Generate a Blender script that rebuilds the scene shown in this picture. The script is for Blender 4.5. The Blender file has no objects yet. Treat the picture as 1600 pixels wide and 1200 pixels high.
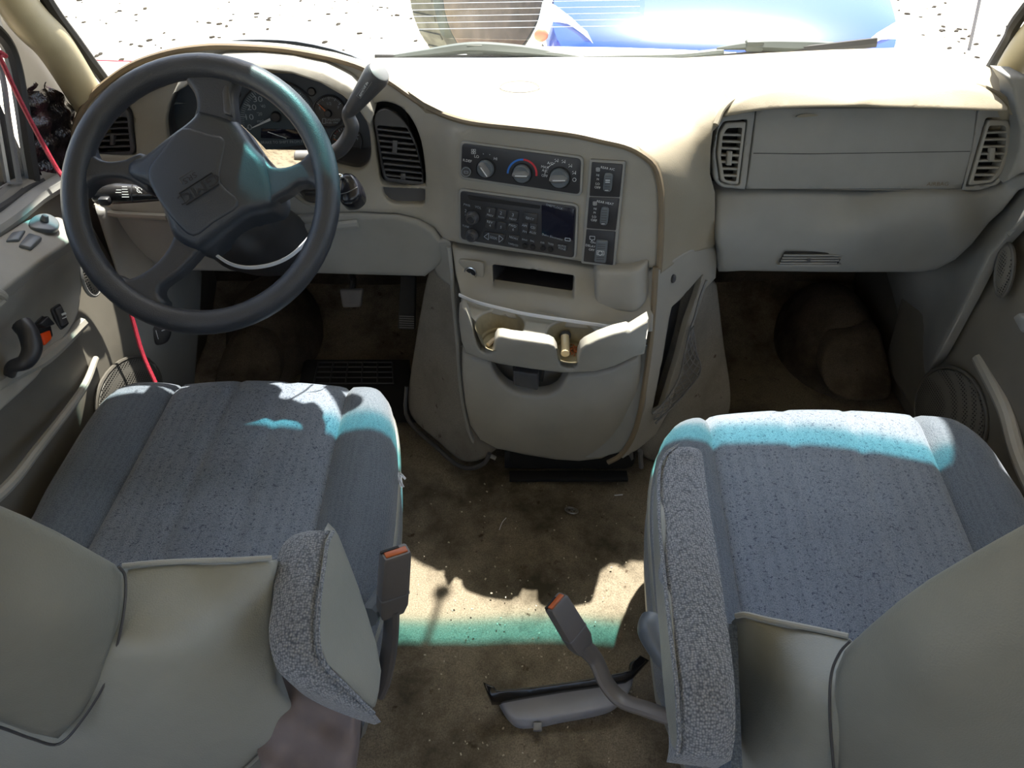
import bpy, bmesh, math, random
import numpy as np
from mathutils import Vector, Matrix, geometry
random.seed(4)
V = Vector
SC = bpy.context.scene
COL = SC.collection
# ---------------------------------------------------------------- camera
CAMZ = 1.14
TH = math.radians(41.0)
FP = 1160.0
ct, st = math.cos(TH), math.sin(TH)
CAM = V((0, 0, CAMZ))
cd = bpy.data.cameras.new('camera')
cam = bpy.data.objects.new('camera', cd)
COL.objects.link(cam)
cd.sensor_width = 36.0
cd.lens = 36.0 * FP / 1600.0
cd.clip_start = 0.02
cd.clip_end = 300
cam.location = CAM
cam.rotation_euler = (math.pi / 2 - TH, 0, 0)
SC.camera = cam
# ---------------------------------------------------------------- light
world = bpy.data.worlds.new('sky')
SC.world = world
world.use_nodes = True
wn = world.node_tree
bg = wn.nodes['Background']
sky = wn.nodes.new('ShaderNodeTexSky')
sky.sky_type = 'NISHITA'
sky.sun_disc = False
sky.sun_elevation = math.radians(66)
sky.sun_rotation = math.radians(15)
sky.air_density = 1.0
sky.dust_density = 2.5
hs = wn.nodes.new('ShaderNodeHueSaturation')
hs.inputs['Saturation'].default_value = 0.75
wn.links.new(sky.outputs[0], hs.inputs['Color'])
wn.links.new(hs.outputs[0], bg.inputs[0])
bg.inputs[1].default_value = 0.34
sd = bpy.data.lights.new('sun', 'SUN')
sd.energy = 13.0
sd.color = (1.0, 0.93, 0.82)
sd.angle = math.radians(0.9)
sun = bpy.data.objects.new('sun', sd)
COL.objects.link(sun)
sun.rotation_euler = V((-0.15, -0.42, -1.0)).to_track_quat('-Z', 'Y').to_euler()
SC.view_settings.view_transform = 'Standard'
SC.view_settings.look = 'None'
SC.view_settings.gamma = 1.0
SC.view_settings.use_curve_mapping = False
SC.view_settings.exposure = 0.6
try:
    SC.cycles.max_bounces = 8
    SC.cycles.diffuse_bounces = 5
    SC.cycles.transparent_max_bounces = 12
    SC.cycles.caustics_reflective = False
    SC.cycles.caustics_refractive = False
    SC.cycles.sample_clamp_indirect = 6.0
except Exception:
    pass

# ---------------------------------------------------------------- pixel rays
def uv(px, py):
    return (px - 800.0) / FP, (600.0 - py) / FP
def ray(px, py):
    u, v = uv(px, py)
    return V((u, ct + v * st, -st + v * ct))
def onY(px, py, Y):
    r = ray(px, py); return CAM + r * (Y / r.y)
def onZ(px, py, Z):
    r = ray(px, py); return CAM + r * ((Z - CAMZ) / r.z)
def onX(px, py, X):
    r = ray(px, py); return CAM + r * (X / r.x)
def onD(px, py, d):
    return CAM + ray(px, py) * d
def depth(p):
    q = p - CAM
    return q.y * ct - q.z * st
def pxof(p):
    q = V(p) - CAM
    d = q.y * ct - q.z * st
    return 800 + FP * q.x / d, 600 - FP * (q.y * st + q.z * ct) / d
def pt(c):
    k = c[2]; f = {'Y': onY, 'Z': onZ, 'X': onX, 'd': onD}.get(k)
    if f: return f(c[0], c[1], c[3])
    if k == 'P': return c[3].at(*c[3].px(c[0], c[1]), 0)
class TPS:
    """smooth inverse depth field through control points"""
    def __init__(s, ctrl, lam=0.0):
        P = np.array([[c[0] / 500.0, c[1] / 500.0] for c in ctrl], float)
        w = np.array([1.0 / depth(pt(c)) for c in ctrl])
        n = len(P)
        D = np.linalg.norm(P[:, None] - P[None], axis=2)
        K = np.where(D > 0, D * D * np.log(np.maximum(D, 1e-9)), 0) + lam * np.eye(n)
        A = np.zeros((n + 3, n + 3)); A[:n, :n] = K
        A[:n, n] = 1; A[:n, n + 1:] = P; A[n, :n] = 1; A[n + 1:, :n] = P.T
        s.P = P; s.c = np.linalg.solve(A, np.r_[w, 0, 0, 0])
    def __call__(s, px, py):
        p = np.array([px / 500.0, py / 500.0])
        D = np.linalg.norm(s.P - p, axis=1)
        k = np.where(D > 0, D * D * np.log(np.maximum(D, 1e-9)), 0)
        n = len(s.P)
        w = k @ s.c[:n] + s.c[n] + s.c[n + 1] * p[0] + s.c[n + 2] * p[1]
        return onD(px, py, 1.0 / w)
class Fr:
    """a plane in the scene: origin, right U, up W, normal N towards the viewer"""
    def __init__(s, o, n, up=(0, 0, 1)):
        s.o = V(o); s.N = V(n).normalized()
        s.U = V(up).cross(s.N).normalized(); s.W = s.N.cross(s.U)
    def px(s, px, py):
        r = ray(px, py); t = (s.o - CAM).dot(s.N) / r.dot(s.N)
        q = CAM + r * t - s.o
        return q.dot(s.U), q.dot(s.W)
    def at(s, a, b, n=0):
        return s.o + s.U * a + s.W * b + s.N * n
    def P(s, px, py, n=0):
        a, b = s.px(px, py); return s.at(a, b, n)
    def scale(s, px, py):
        return depth(s.P(px, py)) / FP
    def __call__(s, px, py):
        return s.P(px, py)

# ---------------------------------------------------------------- curves in 2D/3D
def cr(pts, n=8, closed=False):
    P = [V(p) for p in pts]; out = []; m = len(P)
    rng = range(m if closed else m - 1)
    for i in rng:
        if closed:
            a, b, c, d = P[(i - 1) % m], P[i], P[(i + 1) % m], P[(i + 2) % m]
        else:
            b, c = P[i], P[i + 1]
            a = P[i - 1] if i else b * 2 - c
            d = P[i + 2] if i + 2 < m else c * 2 - b
        for k in range(n):
            t = k / n
            out.append(0.5 * ((2 * b) + (c - a) * t + (2 * a - 5 * b + 4 * c - d) * t * t + (3 * b - a - 3 * c + d) * t ** 3))
    if not closed: out.append(P[-1])
    return out
def rnd(pts, r, n=4):
    """polygon with rounded corners; r number or list"""
    P = [V(p[:2]) for p in pts]; m = len(P); out = []
    for i in range(m):
        a, b, c = P[i - 1], P[i], P[(i + 1) % m]
        rr = r[i] if isinstance(r, (list, tuple)) else r
        if rr <= 0: out.append(b); continue
        la, lc = (a - b).length, (c - b).length
        k = min(rr, la * 0.48, lc * 0.48)
        p0 = b + (a - b) / la * k; p1 = b + (c - b) / lc * k
        for j in range(n + 1):
            t = j / n
            out.append(p0 * (1 - t) ** 2 + b * 2 * t * (1 - t) + p1 * t * t)
    return out
def circ(cx, cy, rx, ry=None, n=20, a0=0.0):
    ry = rx if ry is None else ry
    return [V((cx + rx * math.cos(a0 + 2 * math.pi * i / n), cy + ry * math.sin(a0 + 2 * math.pi * i / n))) for i in range(n)]
def rect(cx, cy, w, h, ang=0, r=0, n=3):
    c, s = math.cos(math.radians(ang)), math.sin(math.radians(ang))
    q = [(cx + x * c - y * s, cy + x * s + y * c) for x, y in ((-w / 2, -h / 2), (w / 2, -h / 2), (w / 2, h / 2), (-w / 2, h / 2))]
    return rnd(q, r, n) if r else [V(p) for p in q]
def densify(P, step):
    out = []; m = len(P)
    for i in range(m):
        a, b = P[i], P[(i + 1) % m]
        L = (b - a).length
        if L < 1e-6: continue
        k = max(1, int(math.ceil(L / step)))
        for j in range(k): out.append(a + (b - a) * (j / k))
    return out
def inside(pt2, poly):
    x, y = pt2; c = False; n = len(poly); j = n - 1
    for i in range(n):
        xi, yi = poly[i][0], poly[i][1]; xj, yj = poly[j][0], poly[j][1]
        if (yi > y) != (yj > y) and x < (xj - xi) * (y - yi) / (yj - yi) + xi: c = not c
        j = i
    return c
def inside_np(P, poly):
    x, y = P[:, 0], P[:, 1]; c = np.zeros(len(P), bool); q = np.array([[p[0], p[1]] for p in poly])
    a, b = q, np.roll(q, 1, 0)
    for (xi, yi), (xj, yj) in zip(a, b):
        if yi == yj: continue
        m = ((yi > y) != (yj > y)) & (x < (xj - xi) * (y - yi) / (yj - yi) + xi)
        c ^= m
    return c
def dist_np(P, poly):
    q = np.array([[p[0], p[1]] for p in poly]); a = q; b = np.roll(q, -1, 0)
    best = np.full(len(P), 1e9)
    for A, B in zip(a, b):
        d = B - A; L = d @ d
        if L == 0: continue
        t = np.clip(((P - A) @ d) / L, 0, 1)
        best = np.minimum(best, np.linalg.norm(P - (A + t[:, None] * d), axis=1))
    return best

# ---------------------------------------------------------------- objects
def link(name, me, parent=None, loc=None):
    o = bpy.data.objects.new(name, me); COL.objects.link(o)
    if parent is not None:
        o.parent = parent
        L = V(parent['_loc']) if '_loc' in parent else V((0, 0, 0))
        if loc is not None: o.location = V(loc) - L
        else: o.location = -L
    elif loc is not None:
        o.location = loc
    o['_loc'] = tuple(loc) if loc is not None else (0, 0, 0)
    return o
def finish(name, bm, mt, parent=None, label=None, cat=None, group=None, kind=None, smooth=35, recenter=True):
    bmesh.ops.remove_doubles(bm, verts=bm.verts, dist=1e-6)
    me = bpy.data.meshes.new(name)
    loc = V((0, 0, 0))
    if recenter and bm.verts:
        xs = [v.co for v in bm.verts]
        lo = V((min(v.x for v in xs), min(v.y for v in xs), min(v.z for v in xs)))
        hi = V((max(v.x for v in xs), max(v.y for v in xs), max(v.z for v in xs)))
        loc = (lo + hi) / 2; loc.z = lo.z
        for v in bm.verts: v.co -= loc
    bm.to_mesh(me); bm.free()
    if smooth:
        me.shade_smooth(); me.set_sharp_from_angle(angle=math.radians(smooth))
    for m in (mt if isinstance(mt, (list, tuple)) else [mt]): me.materials.append(m)
    o = link(name, me, parent, loc)
    tag(o, label, cat, group, kind)
    return o
def tag(o, label=None, cat=None, group=None, kind=None):
    if label: o['label'] = label
    if cat: o['category'] = cat
    if group: o['group'] = group
    if kind: o['kind'] = kind
    return o
def thing(name, label, cat, loc, group=None, kind=None):
    o = bpy.data.objects.new(name, None); COL.objects.link(o)
    o.empty_display_size = 0.05
    o.location = loc; o['_loc'] = tuple(loc)
    return tag(o, label, cat, group, kind)

def sheet_bm(outline, F, holes=(), thick=0.004, back=(0, 1, 0), r=0, rh=None, drop=None, hole_drop=None, res=14, cap=False, lines=()):
    """surface over a 2D outline mapped by F(a,b)->3D, edges rounded back by 'drop' over width r, rim extruded along back"""
    back = V(back)
    oc = densify([V(p[:2]) for p in outline], res)
    if sum(oc[i].x * oc[(i + 1) % len(oc)].y - oc[(i + 1) % len(oc)].x * oc[i].y for i in range(len(oc))) < 0: oc = oc[::-1]
    hs = [densify([V(p[:2]) for p in h], res) for h in holes]
    rh = r if rh is None else rh
    hd = drop if hole_drop is None else hole_drop
    pts = []; edges = []
    for loop in [oc] + hs:
        s = len(pts); pts += [(p.x, p.y) for p in loop]
        edges += [(s + i, s + (i + 1) % len(loop)) for i in range(len(loop))]
    for ln in lines:
        s = len(pts); L = [V(p) for p in ln]; n_ = max(1, int((L[1] - L[0]).length / res))
        pts += [tuple(L[0].lerp(L[1], k / n_)) for k in range(n_ + 1)]
        edges += [(s + k, s + k + 1) for k in range(n_)]
    nb = len(pts)
    cand = []
    def rings(loop, rr, sgn):
        m = len(loop)
        for f in (0.12, 0.35, 0.65, 1.0):
            for i in range(m):
                t = loop[(i + 1) % m] - loop[i - 1]
                if t.length < 1e-9: continue
                n = V((-t.y, t.x)).normalized() * sgn
                cand.append(tuple(loop[i] + n * rr * f) + (rr * f * 0.93,))
    if r > 0: rings(oc, r, 1)
    if rh > 0:
        for h in hs:
            a = sum(h[i].x * h[(i + 1) % len(h)].y - h[(i + 1) % len(h)].x * h[i].y for i in range(len(h)))
            rings(h, rh, -1 if a > 0 else 1)
    xs = [p.x for p in oc]; ys = [p.y for p in oc]
    x0, x1, y0, y1 = min(xs), max(xs), min(ys), max(ys)
    j = 0; y = y0
    while y <= y1:
        x = x0 + (res / 2 if j % 2 else 0)
        while x <= x1:
            cand.append((x, y, max(r * 1.05, res * 0.45))); x += res
        y += res * 0.866; j += 1
    if cand:
        C = np.array(cand); Q = C[:, :2]
        ok = inside_np(Q, oc); do = dist_np(Q, oc)
        ok &= do >= np.minimum(C[:, 2], 1e9)
        for h in hs:
            ok &= ~inside_np(Q, h)
            dh = dist_np(Q, h)
            ok &= dh >= np.minimum(C[:, 2], max(rh, res * 0.3)) * 0.9
        pts += [tuple(p) for p in Q[ok]]
    vs, es, fs, ov, oe, of = geometry.delaunay_2d_cdt([V(p) for p in pts], edges, [], 0, 1e-5)
    A = np.array([[v.x, v.y] for v in vs])
    dO = dist_np(A, oc) if r > 0 else np.full(len(A), 1e9)
    off = np.zeros(len(A))
    def prof(d, rr, dr):
        t = np.clip(d / rr, 0, 1)
        return dr * (1 - np.sqrt(np.maximum(0, 1 - (1 - t) ** 2)))
    if r > 0 and drop: off = np.maximum(off, prof(dO, r, drop))
    if rh > 0 and hd:
        for h in hs: off = np.maximum(off, prof(dist_np(A, h), rh, hd))
    cen = np.array([(A[f[0]] + A[f[1]] + A[f[2]]) / 3 for f in fs])
    ok = inside_np(cen, oc)
    for h in hs: ok &= ~inside_np(cen, h)
    bm = bmesh.new()
    BV = []
    for k in range(len(A)):
        p = F(A[k, 0], A[k, 1]) + back * off[k]
        BV.append(bm.verts.new(p))
    for f, g in zip(fs, ok):
        if g:
            try: bm.faces.new([BV[i] for i in f])
            except ValueError: pass
    bmesh.ops.delete(bm, geom=[v for v in bm.verts if not v.link_faces], context='VERTS')
    bmesh.ops.recalc_face_normals(bm, faces=bm.faces)
    s = sum((f.normal.dot(back)) * f.calc_area() for f in bm.faces)
    if s > 0: bmesh.ops.reverse_faces(bm, faces=bm.faces)
    if thick:
        be = [e for e in bm.edges if len(e.link_faces) == 1]
        g = bmesh.ops.extrude_edge_only(bm, edges=be)
        nv = [v for v in g['geom'] if isinstance(v, bmesh.types.BMVert)]
        for v in nv: v.co += back * thick
        if cap:
            ne = [e for e in g['geom'] if isinstance(e, bmesh.types.BMEdge) and len(e.link_faces) == 1]
            try: bmesh.ops.holes_fill(bm, edges=ne, sides=0)
            except Exception: pass
    return bm
def sheet(name, outline, F, mt, parent=None, label=None, cat=None, group=None, kind=None, smooth=50, **kw):
    return finish(name, sheet_bm(outline, F, **kw), mt, parent, label, cat, group, kind, smooth)

class B:
    """collects shapes into one mesh"""
    def __init__(s): s.bm = bmesh.new()
    def mark(s): return set(s.bm.verts)
    def box(s, c, size, rot=None, bev=0.0, seg=2):
        r = bmesh.ops.create_cube(s.bm, size=1)
        vs = r['verts']
        M = Matrix.Diagonal((size[0], size[1], size[2], 1))
        if rot is not None: M = rot.to_4x4() @ M
        M = Matrix.Translation(V(c)) @ M
        bmesh.ops.transform(s.bm, matrix=M, verts=vs)
        if bev:
            es = {e for v in vs for e in v.link_edges}
            bmesh.ops.bevel(s.bm, geom=list(es), offset=bev, segments=seg, profile=0.5, affect='EDGES')
        return s
    def cyl(s, p0, p1, r0, r1=None, n=20, bev=0.0, caps=True):
        p0, p1 = V(p0), V(p1); r1 = r0 if r1 is None else r1
        d = (p1 - p0); q = d.to_track_quat('Z', 'Y')
        prof = [(0, 0), (r0 - bev, 0), (r0, bev), (r1, d.length - bev), (r1 - bev, d.length), (0, d.length)] if bev else [(0, 0), (r0, 0), (r1, d.length), (0, d.length)]
        if not caps: prof = prof[1:-1]
        return s.lathe(prof, p0, q, n)
    def lathe(s, prof, o, q=None, n=20):
        q = q or V((0, 0, 1)).to_track_quat('Z', 'Y')
        rows = []
        for r, h in prof:
            if r < 1e-7: rows.append([s.bm.verts.new(V(o) + q @ V((0, 0, h)))])
            else: rows.append([s.bm.verts.new(V(o) + q @ V((r * math.cos(2 * math.pi * i / n), r * math.sin(2 * math.pi * i / n), h))) for i in range(n)])
        for a, b in zip(rows, rows[1:]):
            for i in range(n):
                j = (i + 1) % n
                if len(a) == 1 and len(b) == 1: continue
                if len(a) == 1: s.bm.faces.new([a[0], b[j], b[i]])
                elif len(b) == 1: s.bm.faces.new([a[i], a[j], b[0]])
                else: s.bm.faces.new([a[i], a[j], b[j], b[i]])
        return s
    def tube(s, path, r, n=8, sm=6, flat=1.0, closed=False):
        P = cr(path, sm, closed) if sm else [V(p) for p in path]
        m = len(P)
        T = []
        for i in range(m):
            a = P[i - 1] if (i or closed) else P[0]; b = P[(i + 1) % m] if (i < m - 1 or closed) else P[-1]
            T.append((b - a).normalized())
        nrm = T[0].cross(V((0, 0, 1)))
        if nrm.length < 1e-3: nrm = T[0].cross(V((1, 0, 0)))
        nrm.normalize(); rows = []
        for i in range(m):
            if i:
                nrm = (nrm - T[i] * nrm.dot(T[i])).normalized()
            bn = T[i].cross(nrm)
            rr = r(i / (m - 1)) if callable(r) else r
            rows.append([s.bm.verts.new(P[i] + nrm * rr * math.cos(2 * math.pi * k / n) + bn * rr * flat * math.sin(2 * math.pi * k / n)) for k in range(n)])
        pr = list(zip(rows, rows[1:])) + ([(rows[-1], rows[0])] if closed else [])
        for a, b in pr:
            for k in range(n):
                s.bm.faces.new([a[k], a[(k + 1) % n], b[(k + 1) % n], b[k]])
        if not closed:
            s.bm.faces.new(rows[0][::-1]); s.bm.faces.new(rows[-1])
        return s
    def loft(s, rows, closed=True, caps=True):
        R = [[s.bm.verts.new(V(p)) for p in row] for row in rows]
        for a, b in zip(R, R[1:]):
            m = len(a)
            for k in range(m if closed else m - 1):
                s.bm.faces.new([a[k], a[(k + 1) % m], b[(k + 1) % m], b[k]])
        if caps and closed:
            s.bm.faces.new(R[0][::-1]); s.bm.faces.new(R[-1])
        return s
    def plate(s, fr, poly, z0, z1, bev=0.0):
        """poly in pixels on plane fr, prism from height z0 to z1 along its normal; bev chamfers the top"""
        ab = [fr.px(p[0], p[1]) for p in poly]
        return s.plate_ab(fr, ab, z0, z1, bev)
    def plate_ab(s, fr, ab, z0, z1, bev=0.0):
        cx = sum(a for a, b in ab) / len(ab); cy = sum(b for a, b in ab) / len(ab)
        w = max(max(abs(a - cx) for a, b in ab), 1e-6); h = max(max(abs(b - cy) for a, b in ab), 1e-6)
        rows = [[fr.at(a, b, z0) for a, b in ab]]
        if bev:
            rows.append([fr.at(a, b, z1 - bev) for a, b in ab])
            kx = max(0.1, 1 - bev * 0.5 / w); ky = max(0.1, 1 - bev * 0.5 / h)
            rows.append([fr.at(cx + (a - cx) * kx, cy + (b - cy) * ky, z1 - bev * 0.35) for a, b in ab])
            kx = max(0.1, 1 - bev * 1.3 / w); ky = max(0.1, 1 - bev * 1.3 / h)
            rows.append([fr.at(cx + (a - cx) * kx, cy + (b - cy) * ky, z1) for a, b in ab])
        else: rows.append([fr.at(a, b, z1) for a, b in ab])
        n0 = len(s.bm.faces)
        s.loft(rows)
        s.bm.faces.ensure_lookup_table()
        return s
    def ell(s, c, rx, ry, rz, rot=None, n=16, m=10):
        r = bmesh.ops.create_uvsphere(s.bm, u_segments=n, v_segments=m, radius=1)
        M = Matrix.Diagonal((rx, ry, rz, 1))
        if rot is not None: M = rot.to_4x4() @ M
        bmesh.ops.transform(s.bm, matrix=Matrix.Translation(V(c)) @ M, verts=r['verts'])
        return s
    def text(s, fr, txt, px, py, hpx, ang=0, n=0.001, sx=1.0, slant=0.0):
        """lettering centred at a pixel on plane fr; ang degrees counterclockwise in the plane"""
        cu = bpy.data.curves.new('lettering', 'FONT')
        cu.body = txt; cu.align_x = 'CENTER'; cu.align_y = 'CENTER'
        k = fr.scale(px, py) * hpx * 1.38
        cu.size = 1.0; cu.resolution_u = 2
        ob = bpy.data.objects.new('lettering', cu)
        me = bpy.data.meshes.new_from_object(ob)
        a, b = fr.px(px, py); c, d = math.cos(math.radians(ang)), math.sin(math.radians(ang))
        vs = []
        for v in me.vertices:
            x = v.co.x * k * sx + v.co.y * k * slant; y = v.co.y * k
            vs.append(s.bm.verts.new(fr.at(a + x * c - y * d, b + x * d + y * c, n)))
        for p in me.polygons:
            try: s.bm.faces.new([vs[i] for i in p.vertices])
            except ValueError: pass
        bpy.data.objects.remove(ob); bpy.data.curves.remove(cu); bpy.data.meshes.remove(me)
        return s
    def line(s, fr, pts, wpx, n=0.001):
        """thin flat print line on plane fr"""
        for a, b in zip(pts, pts[1:]):
            d = V((b[0] - a[0], b[1] - a[1]))
            if d.length < 1e-6: continue
            q = V((-d.y, d.x)).normalized() * wpx / 2
            s.bm.faces.new([s.bm.verts.new(fr.P(x, y, n)) for x, y in ((a[0] + q.x, a[1] + q.y), (b[0] + q.x, b[1] + q.y), (b[0] - q.x, b[1] - q.y), (a[0] - q.x, a[1] - q.y))])
        return s
    def put(s, name, mt, parent=None, label=None, cat=None, group=None, kind=None, smooth=35, fix=True):
        if fix: bmesh.ops.recalc_face_normals(s.bm, faces=s.bm.faces)
        return finish(name, s.bm, mt, parent, label, cat, group, kind, smooth)

# ---------------------------------------------------------------- materials
def C(r, g, b): # srgb 0-255 to linear
    f = lambda c: (c / 255 / 12.92) if c / 255 <= 0.04045 else ((c / 255 + 0.055) / 1.055) ** 2.4
    return (f(r), f(g), f(b), 1)
class Nt:
    def __init__(s, name):
        s.m = bpy.data.materials.new(name); s.m.use_nodes = True
        s.t = s.m.node_tree; s.n = s.t.nodes; s.l = s.t.links
        s.b = s.n['Principled BSDF']; s.out = s.n['Material Output']
        s._tc = None
    def tc(s):
        if s._tc is None: s._tc = s.n.new('ShaderNodeTexCoord')
        return s._tc.outputs['Object']
    def noise(s, scale, detail=3, rough=0.55, stretch=None):
        n = s.n.new('ShaderNodeTexNoise'); n.inputs['Scale'].default_value = scale
        n.inputs['Detail'].default_value = detail; n.inputs['Roughness'].default_value = rough
        src = s.tc()
        if stretch:
            mp = s.n.new('ShaderNodeMapping'); mp.inputs['Scale'].default_value = stretch
            s.l.new(src, mp.inputs[0]); src = mp.outputs[0]
        s.l.new(src, n.inputs['Vector']); return n.outputs['Fac']
    def vor(s, scale, rand=1.0, feat='F1', stretch=None):
        n = s.n.new('ShaderNodeTexVoronoi'); n.inputs['Scale'].default_value = scale
        n.inputs['Randomness'].default_value = rand; n.feature = feat
        src = s.tc()
        if stretch:
            mp = s.n.new('ShaderNodeMapping'); mp.inputs['Scale'].default_value = stretch
            s.l.new(src, mp.inputs[0]); src = mp.outputs[0]
        s.l.new(src, n.inputs['Vector']); return n.outputs['Distance']
    def ramp(s, fac, stops):
        r = s.n.new('ShaderNodeValToRGB'); e = r.color_ramp.elements
        while len(e) < len(stops): e.new(0.5)
        for k, (p, c) in enumerate(stops):
            e[k].position = p; e[k].color = c if len(c) == 4 else tuple(c) + (1,)
        s.l.new(fac, r.inputs[0]); return r.outputs[0]
    def mix(s, fac, a, b, mode='MIX'):
        m = s.n.new('ShaderNodeMix'); m.data_type = 'RGBA'; m.blend_type = mode
        def put(v, i):
            if hasattr(v, 'is_linked') or hasattr(v, 'node'): s.l.new(v, i)
            else: i.default_value = v
        if hasattr(fac, 'node'): s.l.new(fac, m.inputs[0])
        else: m.inputs[0].default_value = fac
        put(a, m.inputs[6]); put(b, m.inputs[7]); return m.outputs[2]
    def bump(s, h, strength, dist=0.001, prev=None):
        b = s.n.new('ShaderNodeBump'); b.inputs['Strength'].default_value = strength
        b.inputs['Distance'].default_value = dist; s.l.new(h, b.inputs['Height'])
        if prev is not None: s.l.new(prev, b.inputs['Normal'])
        s.l.new(b.outputs[0], s.b.inputs['Normal']); return b.outputs[0]
    def col(s, c):
        i = s.b.inputs['Base Color']
        if hasattr(c, 'node'): s.l.new(c, i)
        else: i.default_value = c
def simple(name, rgb, rough=0.5, bump=0, bscale=900, var=0.08, metal=0, spec=0.5, coat=0, vscale=12):
    t = Nt(name)
    c = C(*rgb)
    if var:
        dark = tuple(x * (1 - var * 2) for x in c[:3]) + (1,)
        lite = tuple(min(1, x * (1 + var)) for x in c[:3]) + (1,)
        t.col(t.ramp(t.noise(vscale, 4), [(0.3, dark), (0.7, lite)]))
    else: t.col(c)
    t.b.inputs['Roughness'].default_value = rough
    t.b.inputs['Metallic'].default_value = metal
    t.b.inputs['Specular IOR Level'].default_value = spec
    if coat: t.b.inputs['Coat Weight'].default_value = coat
    if bump: t.bump(t.noise(bscale, 2), bump, 0.0006)
    return t.m
M = {}
M['beige'] = simple('grained beige plastic', (148, 145, 138), 0.5, 0.5, 1100, 0.05)
M['beige2'] = simple('smooth beige plastic', (145, 142, 135), 0.42, 0.15, 1400, 0.05)
M['beige_d'] = simple('warm grey plastic', (136, 136, 134), 0.5, 0.3, 1100, 0.05)
M['pad'] = simple('dash pad vinyl', (138, 130, 114), 0.6, 0.5, 800, 0.04)
M['door'] = simple('door panel plastic', (110, 106, 98), 0.55, 0.3, 900, 0.06)
M['pillar'] = simple('pillar trim plastic', (176, 166, 136), 0.55, 0.25, 900, 0.06)
M['bead'] = simple('dark edge bead', (118, 104, 84), 0.5, 0.2, 900, 0.1)
M['black'] = simple('black plastic', (44, 44, 48), 0.42, 0.15, 1500, 0.1)
M['charc'] = simple('charcoal plastic', (66, 66, 70), 0.45, 0.3, 1300, 0.08)
M['wheelm'] = simple('dark grey wheel vinyl', (50, 53, 60), 0.42, 0.6, 700, 0.08)
M['hubm'] = simple('hub vinyl', (48, 53, 62), 0.38, 0.45, 900, 0.06)
M['seam'] = simple('gap black', (20, 19, 18), 0.8, 0, 1, 0)
M['void'] = simple('recess black', (14, 14, 16), 0.7, 0, 1, 0)
M['gknob'] = simple('grey knob plastic', (92, 98, 104), 0.35, 0, 1, 0.05)
M['greyp'] = simple('grey plastic', (112, 112, 114), 0.45, 0.2, 1000, 0.05)
M['buckle'] = simple('buckle plastic', (100, 96, 94), 0.4, 0.15, 1000, 0.05)
M['white'] = simple('print white', (205, 210, 214), 0.6, 0, 1, 0)
M['dimwhite'] = simple('dim print', (150, 160, 170), 0.6, 0, 1, 0)
M['blue'] = simple('print blue', (40, 105, 190), 0.6, 0, 1, 0)
M['redp'] = simple('print red', (190, 50, 60), 0.6, 0, 1, 0)
M['orange'] = simple('orange plastic', (255, 84, 22), 0.35, 0, 1, 0)
M['orange_d'] = simple('release button orange', (176, 88, 40), 0.4, 0, 1, 0.05)
M['chrome'] = simple('chrome', (200, 200, 200), 0.2, 0, 1, 0, metal=1)
M['steel'] = simple('worn steel', (150, 146, 138), 0.35, 0.2, 300, 0.15, metal=0.9, vscale=60)
M['display'] = simple('display glass', (24, 24, 38), 0.12, 0, 1, 0)
M['rubber'] = simple('rubber', (34, 34, 34), 0.7, 0.3, 600, 0.1)
M['ziptie'] = simple('white nylon', (215, 218, 226), 0.4, 0, 1, 0)
M['lens'] = simple('milky grey plastic', (150, 153, 162), 0.3, 0, 1, 0.06)
M['rope'] = simple('red cord', (160, 32, 55), 0.6, 0.6, 500, 0.2, vscale=300)
M['butt'] = simple('cigarette paper', (196, 180, 158), 0.7, 0.2, 500, 0.2, vscale=80)
M['filter'] = simple('cigarette filter', (172, 96, 50), 0.7, 0.2, 500, 0.2, vscale=200)
def fabric(name, base, dark, scale, weave=0.5, speck=None, lo=0.0, hi=0.3):
    t = Nt(name)
    w = t.vor(scale, 0.6)
    c = t.ramp(w, [(0.1, C(*base)), (0.75, C(*dark))])
    if speck:
        s = t.vor(300, 1.0, stretch=(1, 1, 1))
        big = t.noise(230, 3, 0.7)
        k = t.ramp(big, [(0.58, (0, 0, 0, 1)), (0.63, (0.8, 0.8, 0.8, 1))])
        c = t.mix(k, c, C(*speck))
    v = t.ramp(t.noise(9, 4), [(0.3, (0.86, 0.86, 0.86, 1)), (0.7, (1.06, 1.06, 1.06, 1))])
    c = t.mix(1.0, c, v, 'MULTIPLY')
    t.col(c)
    t.b.inputs['Roughness'].default_value = 0.9
    t.b.inputs['Sheen Weight'].default_value = 0.25
    t.b.inputs['Specular IOR Level'].default_value = 0.2
    t.bump(w, weave, 0.0015)
    return t.m
M['insert'] = fabric('speckled seat fabric', (132, 142, 156), (98, 107, 122), 620, 0.6, (50, 60, 82))
M['bolster'] = fabric('plain seat fabric', (106, 115, 127), (78, 87, 99), 520, 0.6)
M['welt'] = simple('pale piping cord', (158, 160, 158), 0.6, 0.6, 900, 0.1)
M['pouch'] = simple('dull purple grey cloth', (112, 102, 102), 0.8, 0.3, 500, 0.15)
M['arm'] = fabric('woven armrest fabric', (152, 156, 164), (80, 86, 96), 480, 0.8)
def vinyl():
    t = Nt('seat back vinyl')
    c = t.ramp(t.noise(6, 5), [(0.3, C(118, 120, 116)), (0.7, C(138, 139, 134))])
    t.col(c); t.b.inputs['Roughness'].default_value = 0.42
    b = t.bump(t.vor(700, 1.0), 0.25, 0.0006)
    t.bump(t.noise(14, 4, 0.5), 0.35, 0.006, b)
    return t.m
M['vinyl'] = vinyl()
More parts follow.
